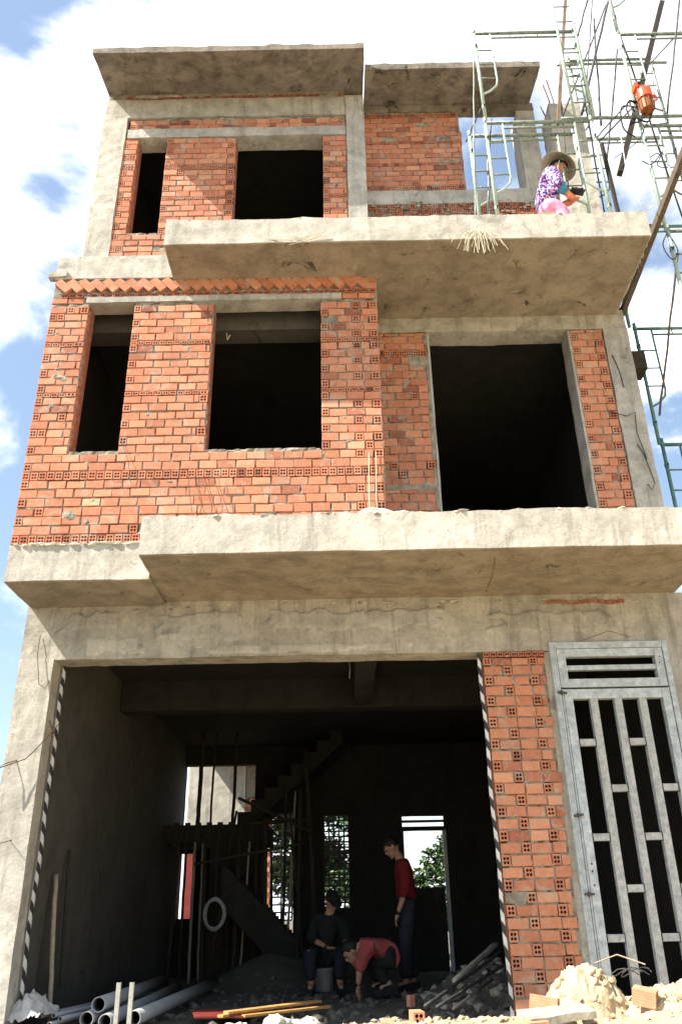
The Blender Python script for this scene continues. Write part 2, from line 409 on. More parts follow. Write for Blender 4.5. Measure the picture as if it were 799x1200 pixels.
# --- ground storey
def f(mb): mb.rough(XL,-2.835,-.004,.34,-.15,3.16,C_FACE,.006,.09)
part('column',f,label='pale concrete column at the left corner with wires sticking out')
def f(mb): mb.rough(3.155,XR,-.004,.34,-.15,3.16,C_MAIN,.006,.09)
part('column',f)
def f(mb): mb.rough(XL,XR,.0,.26,3.15,3.73,C_MAIN,.008,.07,seed=2)
part('beam',f,label='long stained beam over the garage opening with peeling plaster')
def f(mb):  # loose render patches along the beam
    for i in range(150):
        x=random.uniform(-2.9,3.1); z=3.70-abs(random.gauss(0,.04)); s=random.choice((.006,.009,.013,.022))
        mb.lump((x,-.002,z),s,random.choice((C_FACE,MORTAR,C_MAIN)),sq=(random.uniform(.8,2.4),.35,random.uniform(.4,1)))
part('mortar_patch',f)['kind']='stuff'
def f(mb):
    for k in range(14):
        x=2.02+k*.058; header(mb,x,x+.052,3.625+.01*math.sin(k),3.665+.01*math.sin(k),-.012,.12,1,1,.03)
part('brick_course',f,tint=True)
brick_wall('brick_wall',house,1.356,1.985,.02,3.085,0.0,pitch=.1,jamb_r=False,rag_right=.05,hprob=.0,extra_cols=((1.80,0),(1.546,1)),stretch_len=.19)
def f(mb):
    for k in range(9): header(mb,1.36+k*.068,1.36+k*.068+.06,3.095,3.145,-.006,.25,2,1,.05)
part('brick_course',f,tint=True)
def f(mb): mb.rough(1.955,2.02,.004,.2,-.1,3.14,C_MAIN,.008,.06)
part('render_strip',f,label='rough mortar strip between brick pier and metal door')
def patch(x0,x1,z0,z1,y,m,seed,th=.012,name='render_patch'):
    mb=MB(); d=.02; nx=int((x1-x0)/d); nz=int((z1-z0)/d); vs=[];fs=[];keep={}
    def ins(i,k):
        u=i/nx*2-1; v=k/nz*2-1; X=x0+(x1-x0)*i/nx; Z=z0+(z1-z0)*k/nz
        return (1-max(abs(u)**3,abs(v)**3))*.7+noise.fractal(V((X*5,Z*7,seed)),.8,2,4)*.45>.30
    def vid(i,k):
        if (i,k) not in keep:
            X=x0+(x1-x0)*i/nx; Z=z0+(z1-z0)*k/nz
            edge=not all(ins(i+a,k+b) for a in (-1,0,1) for b in (-1,0,1))
            keep[(i,k)]=len(vs); vs.append((X,y+(.012 if edge else -th+.004*noise.noise(V((X*8,Z*8,seed)))),Z))
        return keep[(i,k)]
    for i in range(nx):
        for k in range(nz):
            if ins(i,k) and ins(i+1,k) and ins(i,k+1) and ins(i+1,k+1): fs.append((vid(i,k),vid(i+1,k),vid(i+1,k+1),vid(i,k+1)))
    mb.add(vs,fs,m); o=mb.build(name,house,smooth=True); o['kind']='stuff'; return o
patch(-2.75,-2.2,3.42,3.68,-.004,C_GREY,3); patch(-1.95,-.9,3.28,3.66,-.004,C_GREY,6); patch(-.95,1.25,3.36,3.66,-.004,C_GREY,9,.016); patch(1.3,2.9,3.3,3.6,-.004,C_MAIN,12)
patch(-1.6,.9,3.15,3.30,-.004,C_FACE,15,.006); patch(-2.6,-1.9,3.16,3.4,-.004,C_FACE,18,.006)
patch(-2.9,-2.0,11.22,11.34,-.0,MORTAR,22)
# slab 1 / canopy
def f(mb):
    mb.rough(-3.15,-1.80,BY,.0,3.70,4.07,C_FACE,.006,.07,ragtop=.02)
part('canopy_slab',f,label='shallower stretch of the first floor slab under the brick bay')
def f(mb):
    mb.rough(-1.79,3.36,-1.2,-.001,3.74,4.10,C_FACE,.006,.07,ragtop=.03,seed=4)
part('canopy_slab',f,label='long pale concrete canopy over the garage opening')
def underside(name,x0,x1,y0,y1,z,m,seed,label=None):
    mb=MB(); nx=int((x1-x0)/.08); ny=max(2,int((y1-y0)/.08)); vs=[];fs=[]
    for i in range(nx+1):
        for j in range(ny+1):
            X=x0+(x1-x0)*i/nx; Y=y0+(y1-y0)*j/ny
            vs.append((X,Y,z+.004*noise.noise(V((X*3,Y*3,seed)))+.003*noise.noise(V((X*12,Y*12,seed)))))
    for i in range(nx):
        for j in range(ny):
            a=i*(ny+1)+j; fs.append((a,a+1,a+ny+2,a+ny+1))
    # skin edge
    n=len(vs); 
    mb.add(vs,fs,m); return mb.build(name,house)
def soffit(x0,x1,y0,y1,z,m,seed,par=house):
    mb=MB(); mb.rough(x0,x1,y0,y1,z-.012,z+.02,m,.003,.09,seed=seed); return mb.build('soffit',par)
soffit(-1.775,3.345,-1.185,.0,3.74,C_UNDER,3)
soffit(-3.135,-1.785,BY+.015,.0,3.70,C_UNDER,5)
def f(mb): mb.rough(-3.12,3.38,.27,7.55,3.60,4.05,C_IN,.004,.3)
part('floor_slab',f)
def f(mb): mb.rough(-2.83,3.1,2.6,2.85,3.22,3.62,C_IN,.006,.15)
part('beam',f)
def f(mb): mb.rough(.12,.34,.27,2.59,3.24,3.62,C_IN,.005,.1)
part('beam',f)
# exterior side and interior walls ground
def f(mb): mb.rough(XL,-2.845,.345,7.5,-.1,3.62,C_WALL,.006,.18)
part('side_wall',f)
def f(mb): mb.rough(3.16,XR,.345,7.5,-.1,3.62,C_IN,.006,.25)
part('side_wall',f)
# back wall with openings
BK=7.3
def panels(mb,x0,x1,z0,z1,y0,y1,ops,m,a=.004,d=.15):
    xs=sorted({x0,x1}|{q for o in ops for q in o[:2]}); zs=sorted({z0,z1}|{q for o in ops for q in o[2:]})
    for A,B in zip(xs,xs[1:]):
        for C,D in zip(zs,zs[1:]):
            mx,mz=(A+B)/2,(C+D)/2
            if any(o[0]<mx<o[1] and o[2]<mz<o[3] for o in ops): continue
            mb.rough(A,B,y0,y1,C,D,m,a,d)
ops=[(-2.845,-1.60,2.02,3.30),(-1.42,-.92,.50,2.47),(-.40,.03,.96,2.42),(.93,1.70,.0,2.15),(.95,1.68,2.21,2.39),(-2.845,-2.58,0.85,1.85)]
bw=empty('back_wall'); bw.parent=house
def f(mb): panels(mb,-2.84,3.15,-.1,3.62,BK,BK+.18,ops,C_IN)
part('back_wall',f)
bpy.data.objects.remove(bw)
def grille(x0,x1,z0,z1,nx,nz,m=DSTEEL,y=BK+.05):
    root=[o for o in house.children if o.name.startswith('back_wall')][0]
    mb=MB()
    for i in range(nx+1):
        x=x0+(x1-x0)*i/nx; mb.box(x-.013,x+.013,y,y+.018,z0,z1,m)
    for k in range(nz+1):
        z=z0+(z1-z0)*k/nz; mb.box(x0,x1,y-.004,y+.02,z-.013,z+.013,m)
    mb.box(x0,x1,y-.01,y+.03,(z0+z1)/2+.1,(z0+z1)/2+.17,m)
    o=mb.build('window_grille',root); return o
grille(-.40,.03,.96,2.42,5,17); grille(-1.30,-.94,.80,2.42,2,14,STEELG)
root=[o for o in house.children if o.name.startswith('back_wall')][0]
def f(mb):
    for a,b,c,d in ((.93,.97,0,2.15),(1.64,1.70,0,2.15),(.93,1.70,2.15,2.21),(.93,1.70,2.28,2.32)): mb.box(a,b,BK+.04,BK+.1,c,d,WHITE if a>1.6 else DSTEEL)
part('door_frame',f,parent=root)
def f(mb): mb.box(.97,1.64,BK+.25,BK+.35,0,1.25,C_IN)
part('low_wall',f,parent=root)
# landing and stair
def f(mb):
    mb.rough(-2.84,-1.25,5.9,7.2,1.90,2.17,C_IN,.01,.2)
    for k in range(9): mb.box(-2.7+k*.17,-2.62+k*.17,5.85,5.9,1.82,2.2,DARKW)
part('stair_landing',f)
def flight(mb,x0,z0,dx,dz,n,y0,y1,th,m,zmax=9):
    # stepped top, straight sloping soffit
    top=[]; 
    for k in range(n):
        za=min(zmax,z0+dz*k+(dz if dz>0 else 0)); top+=[(x0+dx*k,za),(x0+dx*(k+1),za)]
    bot=[(x0+dx*n,z0+dz*n-th),(x0,z0-th)]
    pr=top+bot; L=len(pr); vs=[(x,y,z) for y in (y0,y1) for x,z in pr]
    fs=[tuple(range(L))[::-1],tuple(range(L,2*L))]+[(k,(k+1)%L,L+(k+1)%L,L+k) for k in range(L)]
    mb.add(vs,fs,m)
part('stair_flight',lambda mb:flight(mb,-1.72,2.17,.21,.18,8,5.9,7.1,.22,C_IN,3.59))
part('stair_flight',lambda mb:flight(mb,-1.80,1.55,.04,-.038,44,5.0,5.85,.55,C_IN))
part('formwork_panel',lambda mb:mb.box(-2.12,-1.30,5.86,5.89,-.05,1.9,DARKW))
# --- metal door
door=empty('metal_door',(0,0,0)); door.parent=house; door['label']='tall grey steel barred door with a louvred transom above'
DF=-.05
def f(mb):
    for a,b,c,d in ((2.005,2.062,-.1,3.215),(3.10,3.15,-.1,3.215)): mb.box(a,b,DF,.06,c,d,STEEL)
    mb.box(2.064,3.098,DF+.003,.06,3.155,3.215,STEEL)
    for x in (2.02,2.045): mb.box(x,x+.006,DF-.006,DF-.001,-.1,3.2,STEEL)
part('door_frame',f,parent=door)
def f(mb):
    y0,y1=DF+.012,.045
    mb.box(2.07,2.15,y0,y1,2.775,3.15,STEEL); mb.box(3.015,3.092,y0,y1,2.775,3.15,STEEL)
    mb.box(2.152,3.013,y0+.003,y1,3.075,3.15,STEEL); mb.box(2.152,3.013,y0+.003,y1,2.775,2.855,STEEL)
    mb.box(2.152,3.013,y0+.012,y1-.01,2.945,2.99,STEEL)
    for i,x in enumerate((3.05,3.06)): mb.tube([(x,y0-.004,3.0+.06*i),(x,y0+.01,3.0+.06*i)],.007,HOLE)
part('transom',f,parent=door)
leaf=empty('door_leaf'); leaf.parent=door
def f(mb):
    y0,y1=DF+.008,.04
    mb.box(2.07,2.165,y0,y1,-.08,2.755,STEEL); mb.box(3.02,3.092,y0,y1,-.08,2.755,STEEL)
    mb.box(2.167,3.018,y0+.003,y1,2.665,2.755,STEEL); mb.box(2.167,3.018,y0+.003,y1,-.08,.06,STEEL)
    mb.box(2.085,2.088,y0-.003,y0+.001,-.08,2.74,DSTEEL)
    for z in (1.05,1.16,1.22): mb.tube([(2.125,y0-.004,z),(2.125,y0+.01,z)],.008,HOLE)
part('leaf_frame',f,parent=leaf)
bars=[2.365,2.595,2.828]
for x in bars:
    def f(mb,x=x): mb.box(x-.034,x+.034,DF+.014,.03,.06,2.664,STEELG); mb.box(x-.036,x-.031,DF+.010,.032,.07,2.66,STEEL)
    part('upright_bar',f,parent=leaf)
ed=[2.167,2.331,2.399,2.561,2.629,2.794,2.862,3.018]
for g_,zs in ((0,(2.26,1.437,.64)),(1,(1.85,1.02,.25)),(2,(2.26,1.437,.64)),(3,(1.85,1.02,.25))):
    for z in zs:
        def f(mb,z=z,g_=g_):
            a,b=ed[2*g_]+.002,ed[2*g_+1]-.002
            mb.box(a,b,DF+.018,.026,z-.03,z+.03,STEELG)
            for q in (a,b-.008): mb.box(q,q+.008,DF+.012,.03,z-.036,z+.036,DSTEEL)
        part('cross_piece',f,parent=leaf)
for z in (1.62,.98,2.72):
    def f(mb,z=z): mb.obox((2.066,DF-.012,z),(.085,.02,.018),(0,R(random.uniform(-8,8)),0),DSTEEL); mb.tube([(2.06,DF-.014,z-.02),(2.06,DF-.014,z+.02)],.010,DSTEEL)
    part('hinge',f,parent=door)
# --- first floor bay
bayops=[(-2.72,-2.225,5.09,6.97),(-1.35,-.18,5.09,6.97)]
brick_wall('brick_wall',house,-3.145,.445,4.075,6.97,BY,bayops,pitch=.0985,full=(4.10,4.74,6.94),thin=(5.73,6.35),hprob=.025,extra_cols=((.165,1),))['label']='sunlit brick wall of the bay with a narrow and a wide dark opening'
def f(mb): mb.rough(-2.76,.05,BY-.012,BY+.2,6.975,7.045,C_GREY,.007,.07)
part('lintel',f)
def f(mb):
    x=-3.145
    for (a,b) in ((-3.145,-2.77),(.06,.445)):
        x=a
        while x<b-.05:
            w=min(.18,b-x); stretcher(mb,x,x+w-.01,6.98,7.045,BY,tintr()); x+=w
    x=-3.05
    while x<.40:
        header(mb,x,x+.075,7.055,7.105,BY-.002,.2,2,1); x+=.083
    mb.box(-3.145,.445,BY+.02,BY+.15,6.98,7.31,MORTAR)
    # raking soldier bricks
    x=-3.10; k=0
    while x<.32:
        t=tintr(); an=R(-44)
        w,h=.105,.19
        c=(x+.06,BY+.015,7.205)
        mb.obox(c,(w-.012,.09,h),(random.uniform(-.03,.03),an+random.uniform(-.05,.05),0),BRICK,min(1,t)); x+=.132; k+=1
    for q in range(2): stretcher(mb,.30,.44,7.115+q*.09,7.195+q*.09,BY-.003,tintr())
part('brick_course',f,tint=True,label='row of bricks laid slanting under the slab')
def f(mb):
    for i in range(60): mb.lump((random.uniform(-3.1,.4),BY-.004,random.choice((7.11,7.05,7.29))+random.gauss(0,.008)),random.uniform(.01,.022),MORTAR,sq=(2,.5,.6))
part('mortar_patch',f)['kind']='stuff'
# bay return walls and recess
def f(mb): mb.rough(-3.14,-3.0,BY+.155,7.2,4.07,7.3,C_IN,.005,.3)
part('side_wall',f)
def f(mb): mb.rough(.30,.44,BY+.155,-.0,4.11,7.31,MORTAR,.005,.15)
part('bay_return',f)
def f(mb): mb.rough(-3.0,.29,-.35,-.1,6.86,7.30,C_WALL,.005,.12)
part('beam',f)
brick_wall('brick_wall',house,.46,1.05,4.11,7.04,0.0,pitch=.1,full=(6.72,),hprob=.03,jamb_l=False,dark=.08,mass=lambda X,Z:(4.95<Z<5.02) or (X>1.0 and Z>4.1) or (X>.82 and Z>6.55 and Z<6.75))
brick_wall('brick_wall',house,2.745,3.13,4.11,7.04,0.0,pitch=.1,hprob=.0,dark=.02,stretch_len=.19)
part('jamb_render',lambda mb:mb.rough(2.715,2.742,.0,.28,4.11,7.04,C_GREY,.006,.08))
part('jamb_render',lambda mb:mb.rough(1.052,1.078,.0,.26,4.11,7.04,C_GREY,.006,.08))
def f(mb): mb.rough(3.135,XR,-.012,.32,4.11,7.05,C_GREY,.009,.07,seed=9)
part('column',f,label='grey concrete column at the right of the first floor with hooked wires')
def f(mb): mb.rough(.44,XR,-.004,.27,7.055,7.33,C_MAIN,.008,.07,seed=6)
part('beam',f)
def f(mb): mb.rough(3.2,XR-.01,.33,7.2,4.07,7.3,C_IN,.005,.3)
part('side_wall',f)
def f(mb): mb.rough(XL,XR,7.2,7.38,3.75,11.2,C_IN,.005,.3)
part('back_wall',f)
# --- second floor slab and balcony
def f(mb): mb.rough(-3.155,-1.82,BY-.005,0,7.32,7.64,C_FACE,.006,.07,ragtop=.02)
part('floor_slab',f)
def f(mb): mb.rough(-3.23,-3.02,BY-.03,BY+.05,7.34,7.41,C_MAIN,.01,.04)
part('slab_stub',f)
def f(mb): mb.rough(-1.82,3.34,-1.28,-.001,7.27,7.60,C_FACE,.006,.07,ragtop=.025,seed=8)
part('balcony_slab',f,label='pale concrete balcony slab of the top floor')
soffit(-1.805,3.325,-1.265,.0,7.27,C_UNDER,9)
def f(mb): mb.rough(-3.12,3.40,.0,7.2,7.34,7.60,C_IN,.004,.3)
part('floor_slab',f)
# --- top floor
def f(mb): mb.rough(XL,-2.85,-.012,.33,7.6,10.83,C_FACE,.008,.08,seed=11)
part('column',f,label='sunlit concrete corner column of the top floor')
def f(mb): mb.rough(.17,.42,-.02,.33,7.6,11.2,C_GREY,.007,.08,seed=12)
part('column',f)
topops=[(-2.655,-2.265,8.72,10.43),(-1.325,-.15,7.62,10.43)]
brick_wall('brick_wall',house,-2.85,.17,7.62,10.43,0.0,topops,pitch=.098,thin=(9.25,9.85),hprob=.03,dark=.05)
def f(mb): mb.rough(-2.82,.165,-.012,.24,10.435,10.60,C_GREY,.010,.06,seed=13)
part('lintel',f)
brick_wall('brick_wall',house,-2.80,.165,10.61,10.825,0.012,pitch=.098,hprob=.15,dark=.15)
def f(mb):
    mb.rough(XL,.168,-.006,.26,10.84,11.20,C_MAIN,.009,.07,seed=14)
part('beam',f)
def f(mb):
    x=-2.9
    while x<.12:
        if random.random()<.85: header(mb,x,x+.075,11.215,11.27+random.uniform(-.01,.01),.0,.1,2,1)
        x+=.085
    mb.box(-3.16,.16,.03,.2,11.2,11.36,MORTAR)
part('brick_course',f,tint=True)
def slope_slab(name,x0,x1,ys,zb,zt,m,seed,label):
    # profile points (y) with bottom and top heights
    mb=MB(); nx=int((x1-x0)/.09); prof=[]
    pts=[]
    for (ya,za),(yb,zb_) in zip(zb,zb[1:]):
        n=max(1,int(abs(yb-ya)/.09))
        for k in range(n): pts.append((ya+(yb-ya)*k/n,za+(zb_-za)*k/n))
    pts.append(zb[-1])
    tp=[]
    for (ya,za),(yb,zb_) in zip(zt,zt[1:]):
        n=max(1,int(abs(yb-ya)/.2))
        for k in range(n): tp.append((ya+(yb-ya)*k/n,za+(zb_-za)*k/n))
    tp.append(zt[-1])
    loop=pts+tp[::-1]; L=len(loop); vs=[]; fs=[]
    for i in range(nx+1):
        X=x0+(x1-x0)*i/nx
        for q,(a,b) in enumerate(loop):
            p=V((X,a,b)); o=noise.noise_vector(p*2.3+V((seed,0,0)))*.008+noise.noise_vector(p*9+V((seed,0,0)))*.005
            if q>=len(pts): o.z+=max(0,noise.noise(V((X*5,a*5,seed))))*.05
            vs.append(p+o)
    for i in range(nx):
        for k in range(L): fs.append((i*L+k,i*L+(k+1)%L,(i+1)*L+(k+1)%L,(i+1)*L+k))
    fs.append(tuple(range(L))); fs.append(tuple(nx*L+k for k in range(L))[::-1])
    mb.add(vs,fs,m); o=mb.build(name,house); o['label']=label; return o
slope_slab('roof_slab',-3.175,.425,None,[(-.72,11.195),(0,11.36),(7.2,11.36)],[(-.72,11.29),(0,11.52),(7.2,11.52)],C_ROOF,1,'stained roof slab overhanging the left of the top floor')
slope_slab('roof_slab',.44,2.82,None,[(-.43,11.17),(.25,11.33),(.38,11.33)],[(-.43,11.27),(.25,11.44),(.38,11.44)],C_ROOF,5,'mouldy narrow roof slab over the right of the top floor')
def f(mb): mb.rough(-3.16,-3.02,.34,7.2,7.6,11.35,C_IN,.005,.3)
part('side_wall',f)
def f(mb): mb.rough(.27,.41,.34,7.2,7.6,11.35,C_IN,.005,.3)
part('side_wall',f)
part('dark_ceiling',lambda mb:mb.rough(-3.0,.26,.35,7.1,11.31,11.355,C_IN,.003,.3))  # dark sheet added below the roof slab to paint the room's shade
# right part of top floor (open behind)
brick_wall('brick_wall',house,.43,1.81,9.64,11.17,.25,pitch=.094,full=(9.64,11.1),thin=(10.1,10.5),rag_right=.07,jamb_r=False,jamb_l=False,hprob=.02,dark=.12,core=.08)
def f(mb): mb.rough(.43,2.86,.25,.37,11.18,11.32,C_ROOF,.009,.07,seed=15)
part('beam',f)
def f(mb): mb.rough(.43,3.0,.245,.40,9.38,9.62,C_GREY,.010,.07,seed=16,ragtop=.03)
part('parapet_wall',f)
def f(mb):
    for r in range(5):
        x=.45
        while x<2.85:
            if random.random()<.9: header(mb,x,x+.08,8.9+r*.095,8.98+r*.095,.225,random.uniform(.05,.4)); 
            x+=.09
    mb.rough(.43,2.9,.27,.4,7.6,9.38,MORTAR,.01,.06)
    for i in range(170): mb.lump((random.uniform(.45,2.85),.215,random.uniform(8.9,9.4)),random.uniform(.01,.026),random.choice((MORTAR,C_MAIN,MORTAR)),sq=(1.6,.6,.6))
part('brick_course',f,tint=True,label='ragged mortar and brick ends at the foot of the grey parapet')
def f(mb): mb.rough(2.60,2.86,.26,.62,9.3,11.17,C_FACE,.009,.07,seed=17)
part('column',f)
def f(mb): mb.rough(2.98,3.42,-.02,.40,7.6,10.95,C_FACE,.012,.06,seed=18)
c=part('column',f,label='pale unfinished column at the right of the top floor with rebar on top')
for x,y in ((3.04,.05),(3.1,.05),(3.04,.3),(3.3,.3)):
    mb=MB(); mb.tube([(x,y,10.8),(x-.01,y,11.1),(x-.05,y+.01,11.1+random.uniform(.2,.45))],.010,RUST,6); mb.build('rebar',c)
# stray wires on the house
def wire(pts,r=.004,m=RUST,name='tie_wire'):
    mb=MB(); mb.tube(pts,r,m,5); return mb.build(name,house)
wire([(-3.0,-.01,3.4),(-2.99,-.04,3.2),(-2.93,-.05,2.9),(-2.87,-.03,2.86),(-2.85,-.0,2.95)])
wire([(-3.05,-.0,2.2),(-3.12,-.08,2.16),(-3.2,-.12,2.1),(-2.95,-.06,2.2),(-2.85,-.1,2.28),(-2.65,-.15,2.5)],.005)
wire([(-2.84,.1,2.6),(-2.7,.0,2.35)],.005); wire([(-3.0,0,1.5),(-2.95,-.1,1.5),(-3.1,-.12,1.46)])
wire([(3.0,-.02,5.9),(3.2,-.05,5.8),(3.3,-.05,5.85),(3.28,-.04,5.6),(3.33,-.04,5.25)],.006,DSTEEL)
wire([(3.26,-.03,5.45),(3.3,-.06,5.3),(3.36,-.05,4.95),(3.31,-.05,4.87),(3.29,-.03,4.95)],.006,DSTEEL)
wire([(3.18,-.03,6.65),(3.22,-.05,6.4),(3.24,-.03,6.2)],.007,DSTEEL)
wire([(-.7,-1.28,7.31),(-.45,-1.31,7.27),(-.3,-1.3,7.33),(-.1,-1.31,7.38)],.005,FIBRE)
wire([(-.5,-1.25,7.26),(-.3,-1.31,7.26),(-.15,-1.3,7.34)],.006,FIBRE)
for x in (.28,.35): wire([(x,BY-.03,4.1),(x-.005,BY-.035,4.5),(x+.01,BY-.02,5.0)],.005,FIBRE)
for k in range(4): wire([(-1.5+.1*k,BY-.03,4.85-.02*k),(-1.47+.1*k,BY-.05,4.6),(-1.42+.12*k,BY-.03,4.3)],.003)
wire([(-2.2,BY-.01,5.2),(-2.1,BY-.04,4.95),(-2.05,BY-.02,4.7)],.003)
wire([(1.38,-1.0,3.73),(1.36,-.9,3.6),(1.34,-.6,3.55)],.004)
wire([(2.35,-.03,3.24),(2.6,-.06,3.32),(2.8,-.03,3.27)],.003)
wire([(.05,1.5,3.6),(.07,1.48,3.4),(.06,1.5,3.3)],.008,STEELG); wire([(.2,.2,3.14),(.22,.3,3.25)],.008,STEELG)
wire([(-1.27,-.3,6.87),(-1.25,-.32,6.75),(-1.22,-.34,6.8)],.006,FIBRE)
# lumps along parapet tops
def f(mb):
    for i in range(230):
        x=random.uniform(-1.75,3.3); mb.lump((x,-1.19+random.uniform(0,.12),4.10+random.uniform(-.005,.015)),random.uniform(.008,.028),random.choice((C_FACE,PLAST,MORTAR)),sq=(1.8,1,.6))
    for i in range(150):
        x=random.uniform(-1.78,3.28); mb.lump((x,-1.27+random.uniform(0,.1),7.60+random.uniform(-.005,.01)),random.uniform(.006,.02),random.choice((C_FACE,PLAST,MORTAR)),sq=(1.8,1,.6))
    for i in range(60): mb.lump((random.uniform(-3.1,-1.85),BY-.01,4.065+random.uniform(-.01,.01)),random.uniform(.008,.025),PLAST,sq=(1.8,.8,.6))
part('mortar_crumbs',f)['kind']='stuff'
tag(part('column_form',lambda mb:mb.box(3.43,3.62,.1,.35,6.55,6.8,DARKW)),None)
# plaster lumps, brick stub on canopy
for loc,s,l in (((.32,-1.05,4.15),.10,'white crumpled cement bag on the canopy edge beside the bay corner'),((.56,-1.08,4.14),.055,'small white mortar lump on the canopy beside the bag')):
    mb=MB(); mb.lump(loc,s,PLAST,sub=3,sq=(1.5,.8,.5)); tag(mb.build('mortar_lump' if s<.1 else 'cement_bag',loc=loc,smooth=False),l,'lump' if s<.1 else 'bag')
# ================================================================= GROUND
def sstep(a,b,x):
    t=max(0,min(1,(x-a)/(b-a))); return t*t*(3-2*t)
def gz(x,y):
    p=V((x*1.3,y*1.3,0)); n=noise.noise(p)*.04+noise.noise(p*3.1)*.02+noise.noise(p*9)*.008
    b=sstep(-1.3,.6,x); front=sstep(.5,-.4,y); out=sstep(-2.9,-4.6,y)
    z=.0+ n*.7
    z+=b*front*(.10+.13*sstep(-.3,-2.0,y))
    z+=.17*sstep(1.0,2.2,x)*sstep(-.6,-1.9,y)
    z+=.10*sstep(1.0,2.0,x)*sstep(3.0,.3,y)*(1 if y>0 else 0)*0
    # rubble inside right of the room
    z+=.38*math.exp(-((x-1.5)**2/.25+(y-2.4)**2/1.6))+.25*math.exp(-((x-.1)**2/.8+(y-5.6)**2/1))+.35*math.exp(-((x+1.1)**2/.5+(y-4.9)**2/.6))
    inn=noise.noise(V((x*4,y*4,9)))
    if y>0: z+=.03*inn
    z=z*(1-out)+(-.5)*out
    side=max(sstep(3.7,5.5,x),sstep(-3.6,-5.5,x))
    if y<8: z=z*(1-side*.9)+(-.45)*side*.9
    return z
xs=[-400,-150,-60,-25,-12,-8,-6,-5]+[-4.2+.06*i for i in range(147)]+[5,6,8,12,25,60,150,400]
ys=[-400,-150,-60,-25,-14,-10,-7,-5.5]+[-4.6+.06*i for i in range(210)]+[8.5,9.5,11,14,20,30,60,150,400]
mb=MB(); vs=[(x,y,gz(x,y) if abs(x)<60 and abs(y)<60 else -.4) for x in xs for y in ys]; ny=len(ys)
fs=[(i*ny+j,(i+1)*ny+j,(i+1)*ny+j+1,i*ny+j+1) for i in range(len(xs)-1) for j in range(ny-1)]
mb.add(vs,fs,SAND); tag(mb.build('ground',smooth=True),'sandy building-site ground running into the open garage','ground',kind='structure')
# rubble crumbs
mb=MB()
def crumb(x,y,s,m): mb.lump((x,y,gz(x,y)+s*.25),s,m,sub=1,amp=.5,sq=(1,1,.7))
for i in range(900):
    x=random.uniform(-.8,3.3); y=random.uniform(-3.0,.2); crumb(x,y,random.choice((.008,.012,.018,.03)),random.choice((SAND,HEAP,STONE,HEAP)))
for i in range(500):
    x=random.uniform(-2.7,2.0); y=random.uniform(.1,4.5); crumb(x,y,random.choice((.012,.02,.035,.05)),STONE_IN)
for i in range(200):
    x=random.uniform(.6,1.9); y=random.uniform(.3,2.8); crumb(x,y,random.choice((.02,.04,.06)),random.choice((STONE,STONE_IN,STONE_IN)))
for i in range(120):
    x=random.uniform(-2.8,-.5); y=random.uniform(-.6,.6); crumb(x,y,random.choice((.012,.02,.03)),STONE)
tag(mb.build('rubble'),'loose crumbs of sand, mortar and stone over the ground','rubble',kind='stuff')
# sand heap
def heap(name,cx,cy,rx,ry,h,seed,label):
    mb=MB(); n=150; vs=[];fs=[]
    base=gz(cx,cy)-.06
    for i in range(n+1):
        for j in range(n+1):
            u=(i/n*2-1)*1.15; v=(j/n*2-1)*1.15; x=cx+u*rx; y=cy+v*ry
            r=math.sqrt(u*u+v*v)*(1+.22*noise.noise(V((u*1.8,v*1.8,seed))))
            hh=h*max(0,1-r**2.6)
            p=V((x*5,y*5,seed))
            hh+=(noise.fractal(p,.9,2.2,4)*.055+.035*abs(noise.noise(p*2.7)))*min(1,max(0,1.15-r)*2.5)
            hh+=(.022*abs(noise.noise(V((x*22,y*22,seed))))+.012*noise.noise(V((x*55,y*55,seed))))*min(1,max(0,1.1-r)*2)
            if r>1.12: hh=-.15
            q=noise.noise_vector(p*1.7)*.03+noise.noise_vector(p*6)*.010
            vs.append((x+q.x,y+q.y,base+.0+hh))
    for i in range(n):
        for j in range(n): a=i*(n+1)+j; fs.append((a,a+n+1,a+n+2,a+1))
    mb.add(vs,fs,HEAP)
    for i in range(170):
        a=random.uniform(0,6.28); rr=random.random()**.5; x=cx+math.cos(a)*rr*rx; y=cy+math.sin(a)*rr*ry
        mb.lump((x,y,base+h*max(0,1-rr**2.6)+.01),random.choice((.006,.010,.014,.024)),HEAP,amp=.4,sub=2)
    return tag(mb.build(name,loc=(cx,cy,gz(cx,cy)),smooth=True),label,'sand heap')
heap('sand_heap',1.42,-2.15,.27,.26,.30,3,'steep lumpy heap of pale sand in front of the steel door')
heap('sand_heap',2.05,-2.35,.42,.40,.13,8,'low spread of crumbled sand at the right edge beside the steep heap')
